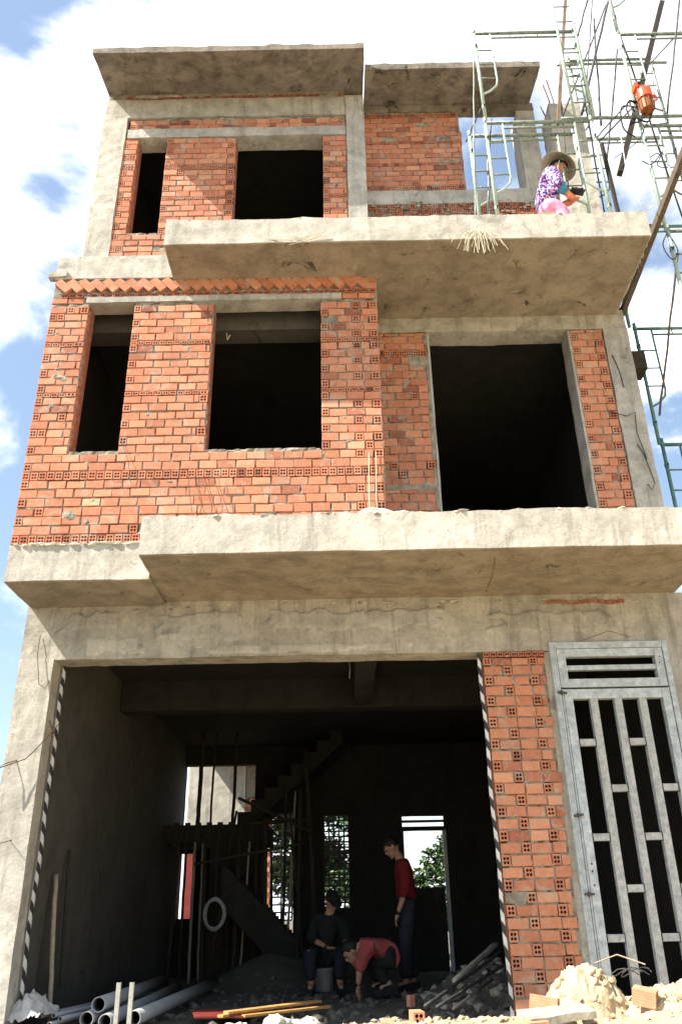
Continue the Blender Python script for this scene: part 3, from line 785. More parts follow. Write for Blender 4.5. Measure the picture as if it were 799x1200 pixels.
# ================================================================= OBJECTS
def person(name,J,label,outfit,facing,voxel=.0075,hair=True):
    """J: joint name -> (pos, radius)."""
    def skin(edges,scale=1.0,add=0.0,sub=2,names=None,slim=1.0):
        used=[]; 
        for a,b in edges:
            for q in (a,b):
                if q not in used: used.append(q)
        me=bpy.data.meshes.new('sk'); me.from_pydata([J[q][0] for q in used],[(used.index(a),used.index(b)) for a,b in edges],[])
        o=bpy.data.objects.new('sk',me); col.objects.link(o)
        md=o.modifiers.new('s','SKIN')
        sv=me.skin_vertices[0].data
        for i,q in enumerate(used):
            r=J[q][1]*scale+add
            if q[:3] in ('pel','wai','che','hip','shl','shr'): r*=slim
            rx=r; ry=r
            if len(J[q])>2: rx=r*J[q][2]
            sv[i].radius=(rx,ry)
        sv[0].use_root=True
        s=o.modifiers.new('b','SUBSURF'); s.levels=sub; s.render_levels=sub
        dg=bpy.context.evaluated_depsgraph_get(); ev=o.evaluated_get(dg); m2=bpy.data.meshes.new_from_object(ev)
        bpy.data.objects.remove(o); return m2
    def merge(meshes,vox,mat,nm,fold=0):
        bm=bmesh.new()
        for m_ in meshes: bm.from_mesh(m_)
        me=bpy.data.meshes.new(nm); bm.to_mesh(me); bm.free()
        o=bpy.data.objects.new(nm,me); col.objects.link(o)
        md=o.modifiers.new('r','REMESH'); md.mode='VOXEL'; md.voxel_size=vox
        sm=o.modifiers.new('c','SMOOTH'); sm.factor=.5; sm.iterations=2
        dg=bpy.context.evaluated_depsgraph_get(); m2=bpy.data.meshes.new_from_object(o.evaluated_get(dg)); bpy.data.objects.remove(o)
        if fold:
            for v in m2.vertices:
                n=noise.noise(v.co*9)+.6*noise.noise(v.co*21); v.co+=v.normal*n*fold
        m2.materials.clear(); m2.materials.append(mat)
        m2.polygons.foreach_set('use_smooth',[True]*len(m2.polygons))
        o2=bpy.data.objects.new(nm,m2); col.objects.link(o2); return o2
    edges=[('pelvis','waist'),('waist','chest'),('chest','neck'),('neck','skull')]
    for s in 'lr':
        edges+=[('chest','sh'+s),('sh'+s,'el'+s),('el'+s,'wr'+s),('pelvis','hip'+s),('hip'+s,'kn'+s),('kn'+s,'an'+s),('an'+s,'toe'+s)]
    body=[skin(edges,slim=.78)]
    H=V(J['skull'][0]); F=V(facing[0]).normalized(); U=V(facing[1]).normalized(); S=F.cross(U).normalized(); U=S.cross(F)
    M=Matrix((( S.x,F.x,U.x,H.x),(S.y,F.y,U.y,H.y),(S.z,F.z,U.z,H.z),(0,0,0,1)))
    def ball(c,r,sub=3):
        bm=bmesh.new(); bmesh.ops.create_icosphere(bm,subdivisions=sub,radius=1)
        for v in bm.verts: v.co=M@V((c[0]+v.co.x*r[0],c[1]+v.co.y*r[1],c[2]+v.co.z*r[2]))
        m_=bpy.data.meshes.new('b'); bm.to_mesh(m_); bm.free(); return m_
    body+=[ball((0,0,.02),(.074,.092,.105)),ball((0,.028,-.052),(.052,.062,.055)),ball((0,.098,-.012),(.013,.020,.022),2),ball((0,.092,.03),(.045,.012,.010),2),
           ball((0,.09,-.052),(.026,.010,.009),2),ball((0,.078,-.092),(.024,.018,.018),2),ball((.077,-.005,0),(.010,.02,.032),2),ball((-.077,-.005,0),(.010,.02,.032),2)]
    # hands
    for s in 'lr':
        W=V(J['wr'+s][0]); D=(W-V(J['el'+s][0])).normalized(); A=D.cross(V((0,1,0))); 
        if A.length<.2: A=D.cross(V((1,0,0)))
        A.normalize(); B=D.cross(A).normalized()
        nm=[]; K={}
        K['w']=(W,.026); K['p']=(W+D*.05,.030)
        eh=[('w','p')]
        for k,(off,ln) in enumerate(((-.030,.070),(-.010,.080),(.010,.074),(.030,.058))):
            b0=W+D*.085+B*off; b1=b0+D*ln*.5+A*.012; b2=b1+D*ln*.4+A*.028
            K['f%d0'%k]=(b0,.0105); K['f%d1'%k]=(b1,.0095); K['f%d2'%k]=(b2,.0085); eh+=[('p','f%d0'%k),('f%d0'%k,'f%d1'%k),('f%d1'%k,'f%d2'%k)]
        K['t0']=(W+D*.035-B*.036,.012); K['t1']=(W+D*.065-B*.052+A*.018,.0105); K['t2']=(W+D*.09-B*.045+A*.034,.009)
        eh+=[('w','t0'),('t0','t1'),('t1','t2')]
        old=dict(J); J.update(K); body.append(skin(eh)); 
        for q in K: J.pop(q)
    b=merge(body,voxel,outfit.get('body',SKIN),'body' if name is None else name)
    b.name='person'
    tag(b,label,'person')
    # clothing
    def cloth(edges,add,mat,nm,fold=.010,vox=.011):
        c=merge([skin(edges,1.0,add)],vox,mat,nm,fold); c.parent=b; return c
    se=[('pelvis','waist'),('waist','chest'),('chest','neckbase')]
    J['neckbase']=(V(J['chest'][0]).lerp(V(J['neck'][0]),.75),.05)
    for s in 'lr':
        J['cuff'+s]=(V(J['el'+s][0]).lerp(V(J['wr'+s][0]),outfit.get('sleeve',.5)),J['wr'+s][1]*1.25)
        se+=[('pelvis','hip'+s),('chest','sh'+s),('sh'+s,'el'+s),('el'+s,'cuff'+s)]
    cloth(se,.031,outfit['shirt'],'shirt')
    te=[('waist','pelvis')]
    for s in 'lr':
        J['hem'+s]=(V(J['kn'+s][0]).lerp(V(J['an'+s][0]),.92),J['an'+s][1]*1.3)
        te+=[('pelvis','hip'+s),('hip'+s,'kn'+s),('kn'+s,'hem'+s)]
    cloth(te,.025,outfit['trousers'],'trousers')
    for s in 'lr':
        mb=MB(); A=V(J['an'+s][0]); T=V(J['toe'+s][0]); d=(T-A); d.z=0; L=d.length; d.normalize(); sd=V((-d.y,d.x,0))
        zb=min(A.z,T.z)-.06
        pr=[(-.075,.036),(0,.050),(.08,.054),(L*.8,.056),(L+.06,.036)]
        vs=[];fs=[]
        for i,(a,w) in enumerate(pr):
            for q,zz in ((-1,0),(1,0),(1,.105 if i<2 else .085 if i<3 else .06),(-1,.105 if i<2 else .085 if i<3 else .06)): vs.append(A*1.0+d*a+sd*w*q+V((0,0,zb-A.z+zz)))
        for i in range(len(pr)-1):
            for k in range(4): fs.append((i*4+k,i*4+(k+1)%4,i*4+4+(k+1)%4,i*4+4+k))
        fs+=[(0,3,2,1),tuple(len(vs)-4+k for k in range(4))]
        mb.add(vs,fs,outfit.get('shoe',DCLOTH)); mb.build('shoe',b)
    if hair:
        hm=[ball((0,-.018,.045),(.082,.092,.096)),ball((0,.045,.088),(.06,.05,.035))]; h=merge(hm,.009,HAIR,'hair',.004); h.parent=b
        # trim hair below/front not needed: sits behind the face
    for q in (-1,1):
        mb=MB(); p=M@V((q*.031,.083,.010)); mb.lump(p,.0085,EYE,sub=2,amp=0); mb.build('eye',b,smooth=True)
    if outfit.get('hat'): outfit['hat'](b,M)
    if outfit.get('extra'): outfit['extra'](b,M,J)
    return b
# standing man, seen from the side, looking down to the left
X,Y=.70,3.5; Z0=.02
J=dict(pelvis=((X+.03,Y,.90+Z0),.125,.9),waist=((X+.035,Y,1.06+Z0),.115,.9),chest=((X,Y,1.32+Z0),.135,.9),neck=((X-.05,Y,1.50+Z0),.055),skull=((X-.13,Y-.01,1.60+Z0),.06),
 shl=((X-.0,Y+.17,1.37+Z0),.062),shr=((X+.0,Y-.17,1.37+Z0),.062),ell=((X+.03,Y+.22,1.09+Z0),.046),elr=((X+.0,Y-.21,1.09+Z0),.046),wrl=((X-.04,Y+.2,.84+Z0),.03),wrr=((X-.10,Y-.22,.85+Z0),.03),
 hipl=((X+.03,Y+.10,.86+Z0),.095),hipr=((X+.02,Y-.10,.86+Z0),.095),knl=((X+.05,Y+.13,.48+Z0),.064),knr=((X-.02,Y-.11,.48+Z0),.064),anl=((X+.08,Y+.14,.09+Z0),.042),anr=((X-.03,Y-.12,.09+Z0),.042),
 toel=((X-.08,Y+.16,.05+Z0),.035),toer=((X-.19,Y-.13,.05+Z0),.035))
person('man',J,'man in a red shirt and dark trousers standing in the garage with head bowed',dict(shirt=REDS,trousers=NAVY,sleeve=.35),((-1,-.15,-.75),(-.65,0,1)))
# bending worker in faded red, reaching down to the left
X,Y=.36,2.75; Z0=.06
J=dict(pelvis=((X+.10,Y+.05,.36+Z0),.12,.9),waist=((X+.02,Y,.44+Z0),.115,.9),chest=((X-.12,Y-.04,.50+Z0),.13,.9),neck=((X-.25,Y-.06,.47+Z0),.052),skull=((X-.33,Y-.06,.42+Z0),.06),
 shl=((X-.14,Y+.12,.49+Z0),.06),shr=((X-.15,Y-.20,.48+Z0),.06),ell=((X-.24,Y+.16,.27+Z0),.045),elr=((X-.25,Y-.24,.27+Z0),.045),wrl=((X-.26,Y+.12,.10+Z0),.03),wrr=((X-.27,Y-.22,.10+Z0),.03),
 hipl=((X+.10,Y+.15,.34+Z0),.092),hipr=((X+.10,Y-.05,.34+Z0),.092),knl=((X-.20,Y+.22,.36+Z0),.062),knr=((X-.12,Y+.02,.30+Z0),.062),anl=((X+.02,Y+.22,.08+Z0),.042),anr=((X+.10,Y-.02,.08+Z0),.042),
 toel=((X-.12,Y+.23,.05+Z0),.034),toer=((X-.04,Y-.03,.05+Z0),.034))
person('worker',J,'crouching worker in a faded red shirt reaching down to the rubble',dict(shirt=PINKR,trousers=DCLOTH,sleeve=.2),((-.8,-.1,-.8),(-.7,0,.7)))
# squatting worker with a dark cap
X,Y=-.27,3.85; Z0=.02
def cap(b,M):
    mb=MB(); bm=bmesh.new(); bmesh.ops.create_icosphere(bm,subdivisions=3,radius=1); vs=[]
    for v in bm.verts: vs.append(M@V((v.co.x*.088,v.co.y*.102-.005,max(.03,v.co.z*.105+.035))))
    bm.verts.index_update(); fs=[tuple(q.index for q in f_.verts) for f_ in bm.faces]; bm.free(); mb.add(vs,fs,DCLOTH)
    mb.build('cap',b,smooth=True)
    mb=MB(); n=10; vs=[]
    for i in range(n+1):
        a=math.pi*i/n; vs+= [M@V((.085*math.cos(a),.07+.0*math.sin(a),.045)),M@V((.075*math.cos(a),.09+.075*math.sin(a),.035)),M@V((.075*math.cos(a),.09+.075*math.sin(a),.041)),M@V((.085*math.cos(a),.07,.051))]
    fs=[]
    for i in range(n):
        for k in range(4): fs.append((i*4+k,i*4+(k+1)%4,i*4+4+(k+1)%4,i*4+4+k))
    mb.add(vs,fs,DCLOTH); mb.build('cap_peak',b)
J=dict(pelvis=((X-.06,Y,.36+Z0),.125,.9),waist=((X-.05,Y-.02,.50+Z0),.115,.9),chest=((X+.0,Y-.05,.73+Z0),.13,.9),neck=((X+.03,Y-.08,.89+Z0),.052),skull=((X+.06,Y-.11,.99+Z0),.06),
 shl=((X-.15,Y-.05,.77+Z0),.06),shr=((X+.16,Y-.06,.76+Z0),.06),ell=((X-.20,Y-.22,.58+Z0),.045),elr=((X+.24,Y-.22,.58+Z0),.045),wrl=((X-.02,Y-.38,.50+Z0),.03),wrr=((X+.22,Y-.42,.48+Z0),.03),
 hipl=((X-.14,Y-.02,.36+Z0),.095),hipr=((X+.05,Y-.02,.36+Z0),.095),knl=((X-.22,Y-.36,.44+Z0),.064),knr=((X+.16,Y-.36,.44+Z0),.064),anl=((X-.20,Y-.28,.09+Z0),.042),anr=((X+.15,Y-.28,.09+Z0),.042),
 toel=((X-.21,Y-.42,.05+Z0),.034),toer=((X+.17,Y-.42,.05+Z0),.034))
person('worker',J,'worker in dark clothes and cap sitting low before the barred window',dict(shirt=DCLOTH,trousers=NAVY,hat=cap),((.5,-.7,-.6),(.2,-.4,1)))
mb=MB(); n=18; prof=[(.11,0),(.125,.01),(.14,.24),(.148,.25),(.14,.255),(.02,.25)]; vs=[];fs=[]
for r_,z_ in prof:
    for k in range(n): a=2*math.pi*k/n; vs.append((X-.06+r_*math.cos(a),Y+.02+r_*math.sin(a),.015+z_))
for i in range(len(prof)-1):
    for k in range(n): fs.append((i*n+k,i*n+(k+1)%n,i*n+n+(k+1)%n,i*n+n+k))
fs+=[tuple(range(n))[::-1],tuple((len(prof)-1)*n+k for k in range(n))]
mb.add(vs,fs,BUCKET); tag(mb.build('bucket',smooth=True,loc=(X-.06,Y+.02,.015)),'grey upturned bucket under the sitting worker','bucket')
# woman on balcony
X,Y=2.42,-.86; Z0=7.60
def conehat(b,M):
    mb=MB(); n=40; rings=[(.004,.20),(.06,.155),(.12,.095),(.17,.045),(.212,0.0),(.214,-.006)]; vs=[];fs=[]
    for r_,z_ in rings:
        for k in range(n): a=2*math.pi*k/n; vs.append(M@V((r_*math.cos(a),r_*math.sin(a)-.0,z_+.045)))
    for r_,z_ in [(.208,-.004),(.165,.036),(.115,.085),(.055,.143),(.004,.18)]:
        for k in range(n): a=2*math.pi*k/n; vs.append(M@V((r_*math.cos(a),r_*math.sin(a),z_+.045)))
    L=len(vs)//n
    for i in range(L-1):
        for k in range(n): fs.append((i*n+k,i*n+(k+1)%n,i*n+n+(k+1)%n,i*n+n+k))
    mb.add(vs,fs,STRAW); h=mb.build('conical_hat',b,smooth=True)
    mb=MB(); mb.tube([M@V((.085,.01,.05)),M@V((.08,.03,-.06)),M@V((.03,.06,-.115)),M@V((-.03,.06,-.115)),M@V((-.08,.03,-.06)),M@V((-.085,.01,.05))],.006,CABLEW,6); mb.build('chin_strap',h)
def wextra(b,M,J):
    for s in 'lr':
        mb=MB(); E_=V(J['el'+s][0]); W_=V(J['wr'+s][0]); mb.tube([E_.lerp(W_,.15),E_.lerp(W_,.5),E_.lerp(W_,.85)],.062,BLUEC,14,r2=.045); mb.build('sleeve_cover',b,smooth=True)
        mb=MB(); D=(W_-E_).normalized(); mb.tube([W_-D*.03,W_+D*.03,W_+D*.09],.038,GLOVE,12,r2=.036); 
        A=D.cross(V((0,1,0))).normalized(); B=D.cross(A).normalized()
        for off in (-.03,-.01,.01,.03): p=W_+D*.08+B*off; mb.tube([p,p+D*.04+A*.012,p+D*.065+A*.035],.0125,GLOVE,8,r2=.010)
        p=W_+D*.03-B*.03; mb.tube([p,p+D*.03-B*.02+A*.02,p+D*.055-B*.01+A*.04],.013,GLOVE,8,r2=.011)
        mb.build('glove',b,smooth=True)
J=dict(pelvis=((X+.0,Y,.47+Z0),.135,.95),waist=((X+.0,Y,.62+Z0),.125,.9),chest=((X+.06,Y-.0,.88+Z0),.125,.95),neck=((X+.14,Y-.01,1.03+Z0),.046),skull=((X+.20,Y-.02,1.11+Z0),.056),
 shl=((X+.07,Y+.15,.92+Z0),.056),shr=((X+.07,Y-.15,.92+Z0),.060),ell=((X+.10,Y+.2,.68+Z0),.045),elr=((X+.11,Y-.2,.66+Z0),.050),wrl=((X+.22,Y+.05,.62+Z0),.028),wrr=((X+.22,Y-.14,.60+Z0),.03),
 hipl=((X+.01,Y+.09,.44+Z0),.11),hipr=((X+.01,Y-.09,.44+Z0),.11),knl=((X+.17,Y+.16,.36+Z0),.066),knr=((X+.15,Y-.10,.34+Z0),.068),anl=((X+.10,Y+.16,.09+Z0),.04),anr=((X+.08,Y-.12,.09+Z0),.04),
 toel=((X+.24,Y+.16,.05+Z0),.034),toer=((X+.22,Y-.13,.05+Z0),.034))
person('woman',J,'worker in a conical hat, purple patterned top and pink trousers crouched on the balcony',dict(shirt=FLORAL,trousers=PINK,sleeve=.3,hat=conehat,extra=wextra),((.85,-.25,-.45),(.38,.05,1)),hair=True)
mb=MB(); mb.rough(X-.14,X+.14,Y-.14,Y+.14,7.60,7.92,PALEW,.002,.08); tag(mb.build('wooden_box',loc=(X,Y,7.6)),'low wooden box under the worker on the balcony','box')
mb=MB(); p=(X+.33,Y-.16,8.20); mb.obox(p,(.16,.09,.012),(0,R(8),R(8)),DSTEEL); mb.obox((p[0]-.10,p[1]+.01,p[2]+.03),(.06,.015,.015),(0,R(30),0),DSTEEL); mb.tube([(p[0]-.14,p[1]+.01,p[2]+.02),(p[0]-.08,p[1]+.01,p[2]+.045)],.016,PLANK)
mb.lump((p[0],p[1],p[2]+.01),.07,DCLOTH,sub=2,sq=(1.1,.7,.4)); tag(mb.build('trowel',loc=p),'dark trowel loaded with mortar held by the worker on the balcony','trowel')
# --- striped tapes
def tape(pts,label):
    mb=MB(); a,b=pts; n=30; w=.015
    vs=[];fs=[]
    for i in range(n+1):
        t=i/n; p=V(a).lerp(V(b),t)+V((.006*math.sin(t*19),.006*math.sin(t*13+1),0))
        vs+=[p+V((-w,0,0)),p+V((w,0,0)),p+V((w,.022,0)),p+V((-w,.022,0))]
    for i in range(n):
        for k in range(4): fs.append((i*4+k,i*4+(k+1)%4,i*4+4+(k+1)%4,i*4+4+k))
    fs+=[(0,1,2,3),tuple(n*4+k for k in range(4))]
    mb.add(vs,fs,TAPE); o=mb.build('striped_strip'); tag(o,label,'striped strip','striped warning strips beside the garage opening'); return o
tape([(-2.80,.20,.05),(-2.79,.20,3.14)],'black and white striped strip hanging down the left column edge')
tape([(1.325,.02,.05),(1.32,.0,3.13)],'black and white striped strip along the edge of the brick pier')
# --- pipes
def pipe(a,b,r,label,grp,i=0,m=PVC):
    a=V(a);b=V(b); mb=MB(); d=(b-a).normalized(); n=20
    u=d.cross(V((0,0,1))).normalized(); w=u.cross(d); vs=[];fs=[]
    rings=[(a+d*.5,r*.86),(a+d*.02,r*.86),(a,r*.88),(a,r),(a+(b-a)*.5,r),(b,r),(b,r*.86),(b-d*.5,r*.86)]
    for p,rr in rings:
        for k in range(n): an=2*math.pi*k/n; vs.append(p+u*math.cos(an)*rr+w*math.sin(an)*rr)
    for q in range(len(rings)-1):
        for k in range(n): fs.append((q*n+k,q*n+(k+1)%n,q*n+n+(k+1)%n,q*n+n+k))
    fs.append(tuple(range(n))); fs.append(tuple((len(rings)-1)*n+k for k in range(n)))
    mb.add(vs,fs,m); o=mb.build('plastic_pipe' if r>.02 else 'thin_pipe',smooth=False,loc=a)
    for pl in o.data.polygons: pl.use_smooth=len(pl.vertices)==4
    return tag(o,label,'pipe',grp)
g1='large grey plastic pipes lying on the floor'
pipe((-2.16,.32,.20),(-2.40,4.3,.14),.060,'large grey pipe resting on top of the pipe pile',g1)
pipe((-2.23,.25,.10),(-2.62,4.2,.08),.058,'large grey pipe at the left bottom of the pile',g1)
pipe((-2.06,.20,.085),(-2.15,4.0,.08),.056,'large grey pipe under the topmost pipe at the right',g1)
pipe((-1.83,.25,.10),(-1.75,4.4,.10),.060,'large grey pipe lying apart behind the two upright rods',g1)
g2='thin pale pipes beside the plastic sheet'
for i,(x,y,z,dx,l) in enumerate(((-2.63,.25,.13,.25,'thin pale pipe, leftmost beside the plastic sheet'),(-2.52,.27,.13,.3,'thin pale pipe, second beside the plastic sheet'),(-2.44,.2,.11,.35,'thin pale pipe nearest to the large pipes'),(-2.50,.12,.08,.2,'thin pale pipe lowest in its bundle'))):
    pipe((x,y,z),(x+dx,y+2.6,z-.03),.018,l,g2)
for x,l in ((-1.845,'left one of two upright pale steel rods before the pipes'),(-1.74,'right one of two upright pale steel rods before the pipes')):
    mb=MB(); mb.box(x-.017,x+.017,-.32,-.312,-.1,.40,GALV); mb.box(x-.017,x-.013,-.312,-.29,-.1,.40,GALV); mb.box(x+.013,x+.017,-.312,-.29,-.1,.40,GALV)
    o=mb.build('steel_channel',loc=(x,-.3,0)); o.scale=(1,1,1.0); tag(o,l,'steel rod','upright steel rods')
# plastic sheet
mb=MB(); n=26; vs=[];fs=[]
for i in range(n+1):
    for j in range(n+1):
        u=i/n-.5; v=j/n-.5; x=-2.74+u*.36+v*.06; y=.30+v*.5
        z=.08+.20*max(0,1-(u*2.1)**2)*max(0,1-(v*1.9)**2)+.06*noise.noise(V((u*6,v*6,3)))+.05*abs(noise.noise(V((u*15,v*9,1))))+.10*max(0,u)*1.2
        vs.append((x+.03*noise.noise(V((u*7,v*7,9))),y,z))
for i in range(n):
    for j in range(n): a=i*(n+1)+j; fs.append((a,a+n+1,a+n+2,a+1))
mb.add(vs,fs,BAG); o=mb.build('plastic_sheet',loc=(-2.74,.3,.02)); md=o.modifiers.new('s','SOLIDIFY'); md.thickness=.004; tag(o,'crumpled dusty plastic sheet at the foot of the left column','plastic sheet')
# leaning sticks
def stick(a,b,r,m,label,name='wooden_stick',cat='stick',grp=None,r2=None,n=8):
    mb=MB(); a=V(a);b=V(b); k=10; pts=[a.lerp(b,t/k)+V((.012*noise.noise(V((a.x*3,t*.6,1))),.012*noise.noise(V((a.x,t*.6,5))),0)) for t in range(k+1)]
    mb.tube(pts,r,m,n,r2=r2); return tag(mb.build(name,loc=a,smooth=True),label,cat,grp)
stick((-2.66,.62,.05),(-2.80,.75,1.25),.022,PALEW,'pale stick leaning on the left garage wall')
stick((-2.70,.95,.3),(-2.81,1.1,1.5),.014,DARKW,'thin dark stick leaning beside the pale stick on the left wall')
# shoring props
pg='timber props under the stair landing'
props=[((-2.30,5.6,0),(-2.32,5.65,1.9),PALEW,.022,'pale prop under the landing, left of the wire coil'),((-2.17,5.6,0),(-2.20,5.65,1.88),PALEW,.018,'pale thin prop just left of the wire coil'),((-2.44,5.6,0),(-2.44,5.6,1.9),DARKW,.02,'dark prop at the left end under the landing'),
((-1.75,5.5,0),(-1.78,5.5,1.88),DARKW,.024,'dark prop right of the wire coil'),((-1.55,5.4,0),(-1.47,5.5,1.88),PALEW,.016,'pale thin prop near the lower stair'),((-1.37,5.5,.2),(-1.36,5.5,1.9),DARKW,.03,'thick dark prop at the landing corner'),
((-1.25,5.5,.2),(-1.28,5.5,1.95),DARKW,.032,'thick dark prop beside the brickwork opening'),((-.95,5.3,.1),(-.92,5.5,2.75),DARKW,.022,'tall dark prop in front of the ladder-like grille'),((-.90,5.3,.1),(-.78,5.5,2.6),PALEW,.018,'tall slender leaning prop in front of the grille'),((-.46,5.3,.05),(-.62,5.5,3.2),DARKW,.04,'thick tall dark prop between the two windows')]
for a,b,m,r,l in props: stick(a,b,r,m,l,'timber_prop','prop',pg)
pg2='timber props standing on the stair landing'
for x,r,l in ((-2.35,.035,'thick prop standing on the landing at the left'),(-2.15,.018,'thin prop standing mid landing'),(-1.80,.026,'prop standing on the landing at the right')): stick((x,5.95,2.17),(x+.02,6.0,3.6),r,DARKW,l,'timber_prop','prop',pg2)
stick((-1.5,5.35,2.12),(-.55,5.35,2.16),.03,DARKW,'horizontal dark beam tied across the tall props','timber_beam','beam')
for i,(x0,y0,x1,y1,z1,rr,l) in enumerate(((-2.05,5.2,-2.12,5.4,1.9,.03,'broad dark prop behind the wire coil'),(-1.95,5.0,-1.66,5.3,2.3,.018,'dark prop leaning right from behind the coil'),(-1.62,5.2,-1.60,5.3,1.95,.035,'stout dark prop in the middle of the prop row'),
 (-1.16,4.95,-1.22,5.3,2.2,.03,'stout dark prop before the barred opening'),(-1.05,4.9,-1.12,5.2,1.9,.018,'slim prop beside the stout one before the barred opening'),(-.72,4.9,-.70,5.3,2.6,.03,'dark prop right of the barred opening'),(-.60,4.9,-.86,5.2,2.4,.018,'slim prop crossing right of the barred opening'),(-2.55,5.3,-2.52,5.4,1.9,.03,'stout dark prop at the far left'))):
    stick((x0,y0,0),(x1,y1,z1),rr,DARKW,l,'timber_prop','prop',pg)
stick((-2.2,4.95,1.55),(-.62,4.95,1.80),.02,DARKW,'sloping dark batten tied across the prop row','timber_beam','beam')
stick((-1.6,5.0,2.45),(-.5,5.1,1.95),.022,DARKW,'dark batten falling to the right above the prop row','timber_beam','beam')
# coil
mb=MB()
for q in range(7):
    pts=[(-1.83+(.125+.012*(q%3))*math.cos(t*.35),4.6+.02*q+.01*math.sin(t),.90+(.17+.012*(q%4))*math.sin(t*.35)) for t in range(19)]
    mb.tube(pts,.010,STEELG,6)
tag(mb.build('cable_coil',smooth=True,loc=(-1.83,4.6,.72)),'coil of pale cable hanging among the props','cable coil')
mb=MB(); mb.tube([(-1.83,4.66,1.08),(-1.83,4.68,2.0),(-1.84,5.6,2.02)],.006,CABLEB,5); tag(mb.build('hanging_cord',loc=(-1.83,4.66,1.08)),'thin cord holding up the cable coil','cord')
# boards on floor
def board(c,size,rot,m,label,grp,name='wooden_board'):
    mb=MB(); mb.obox((0,0,0),size,(0,0,0),m); o=mb.build(name,loc=(0,0,0)); o.location=c; o.rotation_euler=rot; bv=o.modifiers.new('b','BEVEL'); bv.width=.003; return tag(o,label,'board',grp)
bg='boards lying at the edge of the garage floor'
board((-1.17,.62,.09),(.44,.6,.018),(0,R(2),R(12)),REDP,'dark red glossy panel lying flat at left of the orange boards',bg)
board((-1.05,.85,.07),(.5,.5,.015),(0,R(-2),R(-8)),REDP,'second dark red panel half under the first one',bg)
board((-.80,.85,.10),(.06,1.3,.022),(0,0,R(-28)),ORW,'orange board, leftmost of the narrow ones',bg)
board((-.68,.80,.12),(.07,1.2,.022),(0,R(3),R(-40)),ORW,'orange board lying topmost across the others',bg)
board((-.56,.72,.09),(.05,1.0,.022),(0,0,R(-46)),ORW,'orange board, rightmost of the narrow ones',bg)
# pale stones
sg='pale stones between boards and bricks'
for i,(x,y,s,l) in enumerate(((-.62,.18,.085,'pale rounded stone nearest the orange boards'),(-.48,.30,.06,'small pale stone behind the rounded one'),(-.38,.22,.08,'jagged pale stone with a pointed top'),(-.95,.12,.07,'flat pale stone below the red panels'))):
    mb=MB(); mb.lump((x,y,gz(x,y)+s*.3),s,PLAST,sub=3,amp=.35,sq=(1.4,1,.75)); tag(mb.build('stone',loc=(x,y,gz(x,y))),l,'stone',sg)
# loose bricks
def hollow_brick(loc,rot,label,cat='brick',L=.19,name='hollow_brick',grp='loose hollow bricks on the sand'):
    mb=MB(); w=.085; header(mb,-w/2,w/2,-w/2,w/2,-L/2,.7,2,2,depth=L)
    mb.add([(-w/2,L/2,-w/2),(w/2,L/2,-w/2),(w/2,L/2,w/2),(-w/2,L/2,w/2)],[(0,1,2,3)],BRICK,.6)
    o=mb.build(name,tint=True); o.location=loc; o.rotation_euler=rot; return tag(o,label,cat,grp)
hollow_brick((.49,-.75,.165),(R(0),R(0),R(6)),'upright loose brick showing four holes at the sunlit edge')
hollow_brick((.27,-.95,.125),(R(4),R(2),R(-8)),'loose brick sunk in sand left of the upright one')
hollow_brick((.56,1.0,.13),(R(90),R(0),R(40)),'small orange brick piece lying on the shaded rubble').scale=(.7,.5,.6)
hollow_brick((1.12,-2.35,.37),(R(8),R(5),R(70)),'brick chunk half buried below the sand heap',L=.16)
hollow_brick((1.66,-2.50,.41),(R(10),R(-8),R(60)),'orange brick chunk on the sand right of the heap',L=.13)
# broken rendered slab
mb=MB()
mb.rough(.74,.93,-2.60,-2.44,.24,.285,HEAP,.012,.04); tag(mb.build('brick_slab',loc=(.85,-2.5,.27)),'pale flat slab of rendered brick in the foreground sand','slab')
mb=MB(); mb.rough(-.19,.19,-.12,.12,-.02,.02,STONE,.014,.035); o=mb.build('broken_slab'); o.location=(1.14,-2.52,.335); o.rotation_euler=(R(6),R(-5),R(8)); tag(o,'pale broken slab with a dark gap beneath, before the sand heap','slab')
mb=MB(); mb.rough(-.09,.09,-.045,.045,-.02,.02,ORB,.006,.03); o=mb.build('brick_fragment'); o.location=(.97,-2.66,.30); o.rotation_euler=(R(4),R(-3),R(12)); tag(o,'orange brick fragment at the bottom edge beside the slab','brick')
rngs=random.Random(5)
for i,(x,y,l) in enumerate(((-.25,-.55,'short wood scrap on the sand right of the pale stones'),(-.05,-.9,'thin wood splinter at the sunlit sand edge'),(.75,-1.1,'wood scrap right of the loose bricks'),(.9,-.8,'small wood chip near the pier foot'),(-.45,-.75,'flat wood chip left on the sunlit sand'),(1.12,-1.4,'splinter lying before the brick pier'))):
    mb=MB(); mb.rough(-.5,.5,-.5,.5,-.5,.5,rngs.choice((PALEW,PLANK,PALEW)),.03,.3); o=mb.build('wood_scrap'); o.scale=(rngs.uniform(.08,.22),rngs.uniform(.012,.03),.012); o.rotation_euler=(0,rngs.uniform(-.1,.1),rngs.uniform(-1,1)); o.location=(x,y,gz(x,y)+.012); tag(o,l,'wood scrap','wood scraps on the sand')
